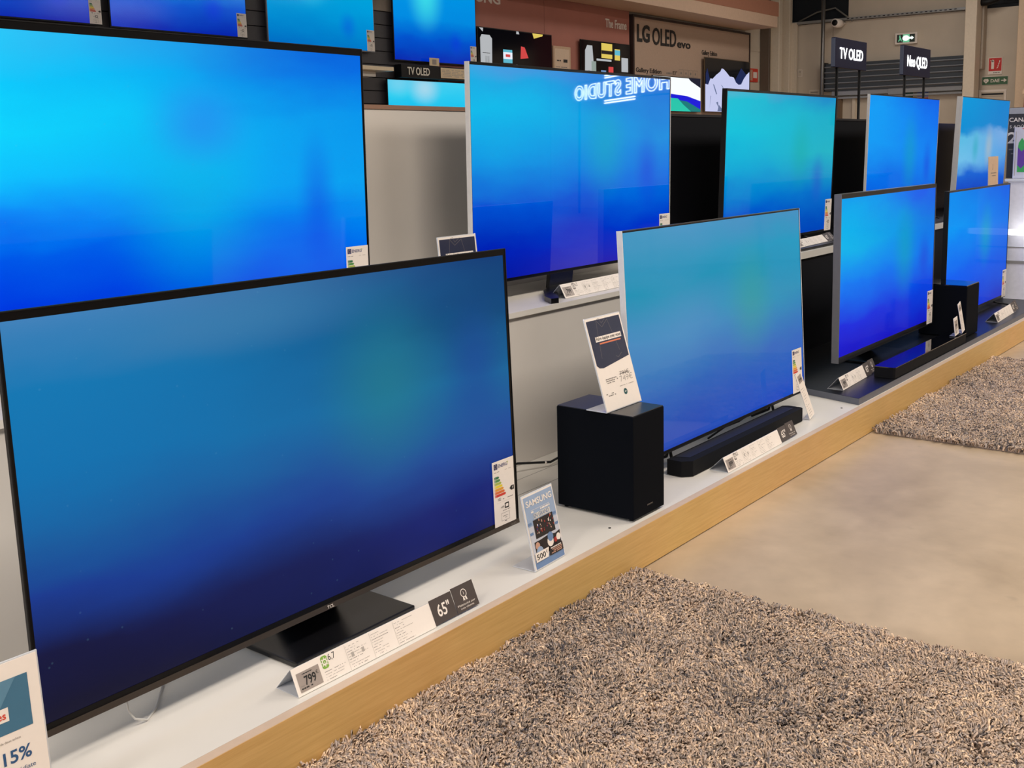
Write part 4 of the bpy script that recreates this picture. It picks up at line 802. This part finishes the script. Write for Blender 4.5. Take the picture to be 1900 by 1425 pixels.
# spotlight at the top right
sp = far('spotlight', 2.38, 3.24, 'small black spotlight with a bright bulb above the far wall', 'spotlight', .25)
b = MB(); b.tube([(0, 0, .0), (-.16, 0, -.03), (-.32, 0, -.02)], [.03, .05, .05], fdark, 12); b.build('housing', sp)
b = MB(); b.tube([(.02, -.02, .02), (.05, -.03, .03)], .03, mat('bulb_glow', (255, 246, 236), .4, emit=5), 12); b.build('bulb', sp)
b = MB(); b.box(-.0, .2, -.03, .1, .06, .3, mat('grey_lamp_head', (170, 166, 160), .5), .01); b.build('lamp_head', sp)
b = MB(); b.box(-.02, .02, .05, .09, .02, 1.8, metal); b.build('arm', sp)
bl = MB(); bl.box(15.93, 15.98, 2.10, 2.16, 0, 3.3, mat('shelf_upright', (196, 176, 152), .5)); bl.build('trim_10', kind='structure')
rs_ = thing('stock_shelving', (15.0, 1.6, 0), 'red-backed stock shelving at the far right edge', 'shelving')
b = MB(); b.box(.2, .8, -.6, .26, .02, 3.6, mat('dark_red_panel', (138, 34, 32), .6)); b.build('back_panel', rs_)
b = MB()
for z in (1.2, 1.9, 2.55): b.box(.15, .85, -.62, .27, z, z+.06, mat('cream_shelf_bar', (220, 190, 160), .5))
b.build('shelf_bar', rs_)

# ------------------------------------------------------------------ neon sign across the shop, mirrored by the second-row television
def neon():
    B0 = Vector((12.878, -4.577, 1.985)); A0 = Vector((14.816, -7.595, 1.919)); d = A0-B0; Lh = d.length; rz = math.atan2(d.y, d.x)
    r = thing('neon_sign', (B0.x, B0.y, 0), 'white neon sign reading HOME STUDIO, seen mirrored in the aqua television', 'neon sign', rz)
    ng = mat('neon_glow', (235, 245, 255), .5, emit=34)
    c = bpy.data.curves.new('t', 'FONT'); c.body = 'HOME STUDIO'; c.size = 1; c.fill_mode = 'NONE'; c.bevel_depth = .018; c.space_character = 1.12; c.bevel_resolution = 1; c.resolution_u = 4; c.offset = .022
    o = bpy.data.objects.new('t', c); COL.objects.link(o); dg = bpy.context.evaluated_depsgraph_get(); me = bpy.data.meshes.new_from_object(o.evaluated_get(dg))
    vs = [tuple(v.co) for v in me.vertices]; fs = [tuple(p.vertices) for p in me.polygons]; bpy.data.objects.remove(o); bpy.data.curves.remove(c); bpy.data.meshes.remove(me)
    xs = [v[0] for v in vs]; kx = Lh/(max(xs)-min(xs)); k = .222/CAP
    b = MB(); b.add([((v[0]-min(xs))*kx, -v[2]*k, 1.982-.067*(v[0]-min(xs))*kx/Lh+v[1]*k) for v in vs], fs, ng, True); b.build('neon_letters', r)
    b = MB()
    for z in (1.905, 1.868, 2.262, 2.298): b.tube([(Lh*.32, 0, z), (Lh*.64, 0, z-.033)], .009, ng, 8)
    b.build('neon_line', r)
    for px in (.02, .98):
        b = MB(); b.tube([(Lh*px, .06, 0), (Lh*px, .06, 2.2)], .02, fdark, 10); b.build('post', r)
    b = MB(); b.box(0, Lh, .04, .05, 1.9, 1.92, fdark); b.box(0, Lh, .04, .05, 2.2, 2.22, fdark); b.build('rail', r)
neon()

# ------------------------------------------------------------------ ceiling lamps (the fixtures that carry the lights)
lampg = mat('linear_lamp_glow', (255, 236, 210), .5, emit=3)
l0 = thing('ceiling_lamp', (LAMPS[0][0], LAMPS[0][1], LAMP_Z), 'linear ceiling lamp hung over the shop floor', 'ceiling lamp', group='linear ceiling lamps')  # this first fixture hangs at the added extra lamp
b = MB(); b.box(-1.2, 1.2, -.42, .42, 0, .06, fdark, .005); b.build('housing', l0)
b = MB(); b.box(-1.18, 1.18, -.418, -.404, -.02, -.0005, lampg); b.box(-1.18, 1.18, .404, .418, -.02, -.0005, lampg); b.build('diffuser', l0)
b = MB(); b.tube([(-.9, 0, .06), (-.9, 0, 1.4)], .006, metal, 6); b.tube([(.9, 0, .06), (.9, 0, 1.4)], .006, metal, 6); b.build('hanger', l0)
for (x, y) in LAMPS[1:]:
    c = copy_tree(l0); c.location = (x, y, LAMP_Z)

# ------------------------------------------------------------------ shaggy rugs
def yarn_material():
    m = bpy.data.materials.new('shaggy_yarn'); m.use_nodes = True; nt = m.node_tree; b = nt.nodes['Principled BSDF']
    at = nt.nodes.new('ShaderNodeAttribute'); at.attribute_name = 'yarn'; cr = nt.nodes.new('ShaderNodeValToRGB'); e = cr.color_ramp.elements
    e[0].position = 0; e[0].color = L3((98, 92, 94)); e[1].position = 1; e[1].color = L3((242, 212, 180))
    for p, c in ((.2, (156, 140, 126)), (.45, (204, 176, 152)), (.6, (178, 164, 156)), (.8, (222, 192, 164))): q = e.new(p); q.color = L3(c)
    nt.links.new(at.outputs['Fac'], cr.inputs[0]); nt.links.new(cr.outputs[0], b.inputs['Base Color']); b.inputs['Roughness'].default_value = .85; b.inputs['Specular IOR Level'].default_value = .2
    return m
yarn = yarn_material(); rugbase = mat('rug_backing', (130, 114, 102), .9)
def rug(x0, x1, y0, y1, dens, rad, ln, label):
    r = thing('rug', ((x0+x1)/2, (y0+y1)/2, 0), label, 'rug'); cx, cy = (x0+x1)/2, (y0+y1)/2
    b = MB(T(-cx, -cy, 0)); b.box(x0+.006, x1-.006, y0+.006, y1-.006, 0.0005, .008, rugbase); b.build('backing', r)
    n = int((x1-x0)*(y1-y0)*dens); P = np.zeros((n, 3)); P[:, 0] = rng.uniform(x0, x1, n)-cx; P[:, 1] = rng.uniform(y0, y1, n)-cy
    def fld(sc, ph):  # smooth lean directions so tufts clump
        return np.sin(P[:, 0]*sc+ph+2*np.sin(P[:, 1]*sc*.7+ph))*np.cos(P[:, 1]*sc*1.1-ph)
    ang = 2.2*fld(9, .3)+1.8*fld(31, 1.7)+rng.normal(0, .8, n); le = rng.uniform(.35, 1.15, n)
    hgt = ln*(1+.18*fld(14, 2.2)+.12*fld(47, .9))*rng.uniform(.7, 1.15, n); lean = le*ln*.9
    dx, dy = np.cos(ang), np.sin(ang)
    segs = [(0, 0, 1.0), (.35, .5, 1.15), (.85, .85, 1.0), (1.25, .88, .35)]; V = np.zeros((n, 12, 3))
    tw = rng.uniform(0, 2*PI, n)
    for i, (a, c, rr) in enumerate(segs):
        bx = P[:, 0]+dx*lean*a*.8; by = P[:, 1]+dy*lean*a*.8; bz = .006+hgt*c*np.clip(1-.25*le*a, .3, 1)
        for k in range(3):
            t = tw+2*PI*k/3+.5*i; R_ = rad*rr
            V[:, i*3+k, 0] = bx+R_*np.cos(t); V[:, i*3+k, 1] = by+R_*np.sin(t); V[:, i*3+k, 2] = bz+(R_*.6*np.sin(t+1) if i > 1 else 0)
    Fq = []
    for i in range(3):
        for k in range(3): Fq.append([i*3+k, i*3+(k+1) % 3, (i+1)*3+(k+1) % 3, (i+1)*3+k])
    Fq = np.array(Fq); F = (Fq[None]+12*np.arange(n)[:, None, None]).reshape(-1, 4)
    V[:, :, 1] = np.minimum(V[:, :, 1], -.2105-cy)
    me = bpy.data.meshes.new('pile'); me.vertices.add(n*12); me.vertices.foreach_set('co', V.reshape(-1)); me.loops.add(F.size); me.loops.foreach_set('vertex_index', F.reshape(-1).astype(np.int32))
    me.polygons.add(len(F)); me.polygons.foreach_set('loop_start', np.arange(0, F.size, 4, dtype=np.int32)); me.polygons.foreach_set('loop_total', np.full(len(F), 4, dtype=np.int32))
    me.polygons.foreach_set('use_smooth', np.ones(len(F), dtype=bool)); me.update(calc_edges=True)
    base = .52+.16*fld(5, 1.1)+.14*fld(23, .4); a = np.clip(base+rng.normal(0, .24, n), 0, 1)
    at = me.attributes.new('yarn', 'FLOAT', 'POINT'); at.data.foreach_set('value', np.repeat(a, 12).astype(np.float32)); me.materials.append(yarn)
    o = bpy.data.objects.new('pile', me); COL.objects.link(o); o.parent = r; o['kind'] = 'stuff'; return r
rug(.55, 2.175, -1.95, -.217, 44000, .0028, .031, 'shaggy taupe rug nearest the camera, lying against the wooden front board')
rug(4.16, 6.13, -1.7, -.222, 24000, .0036, .029, 'second shaggy taupe rug farther along the platform, with bare concrete before it')
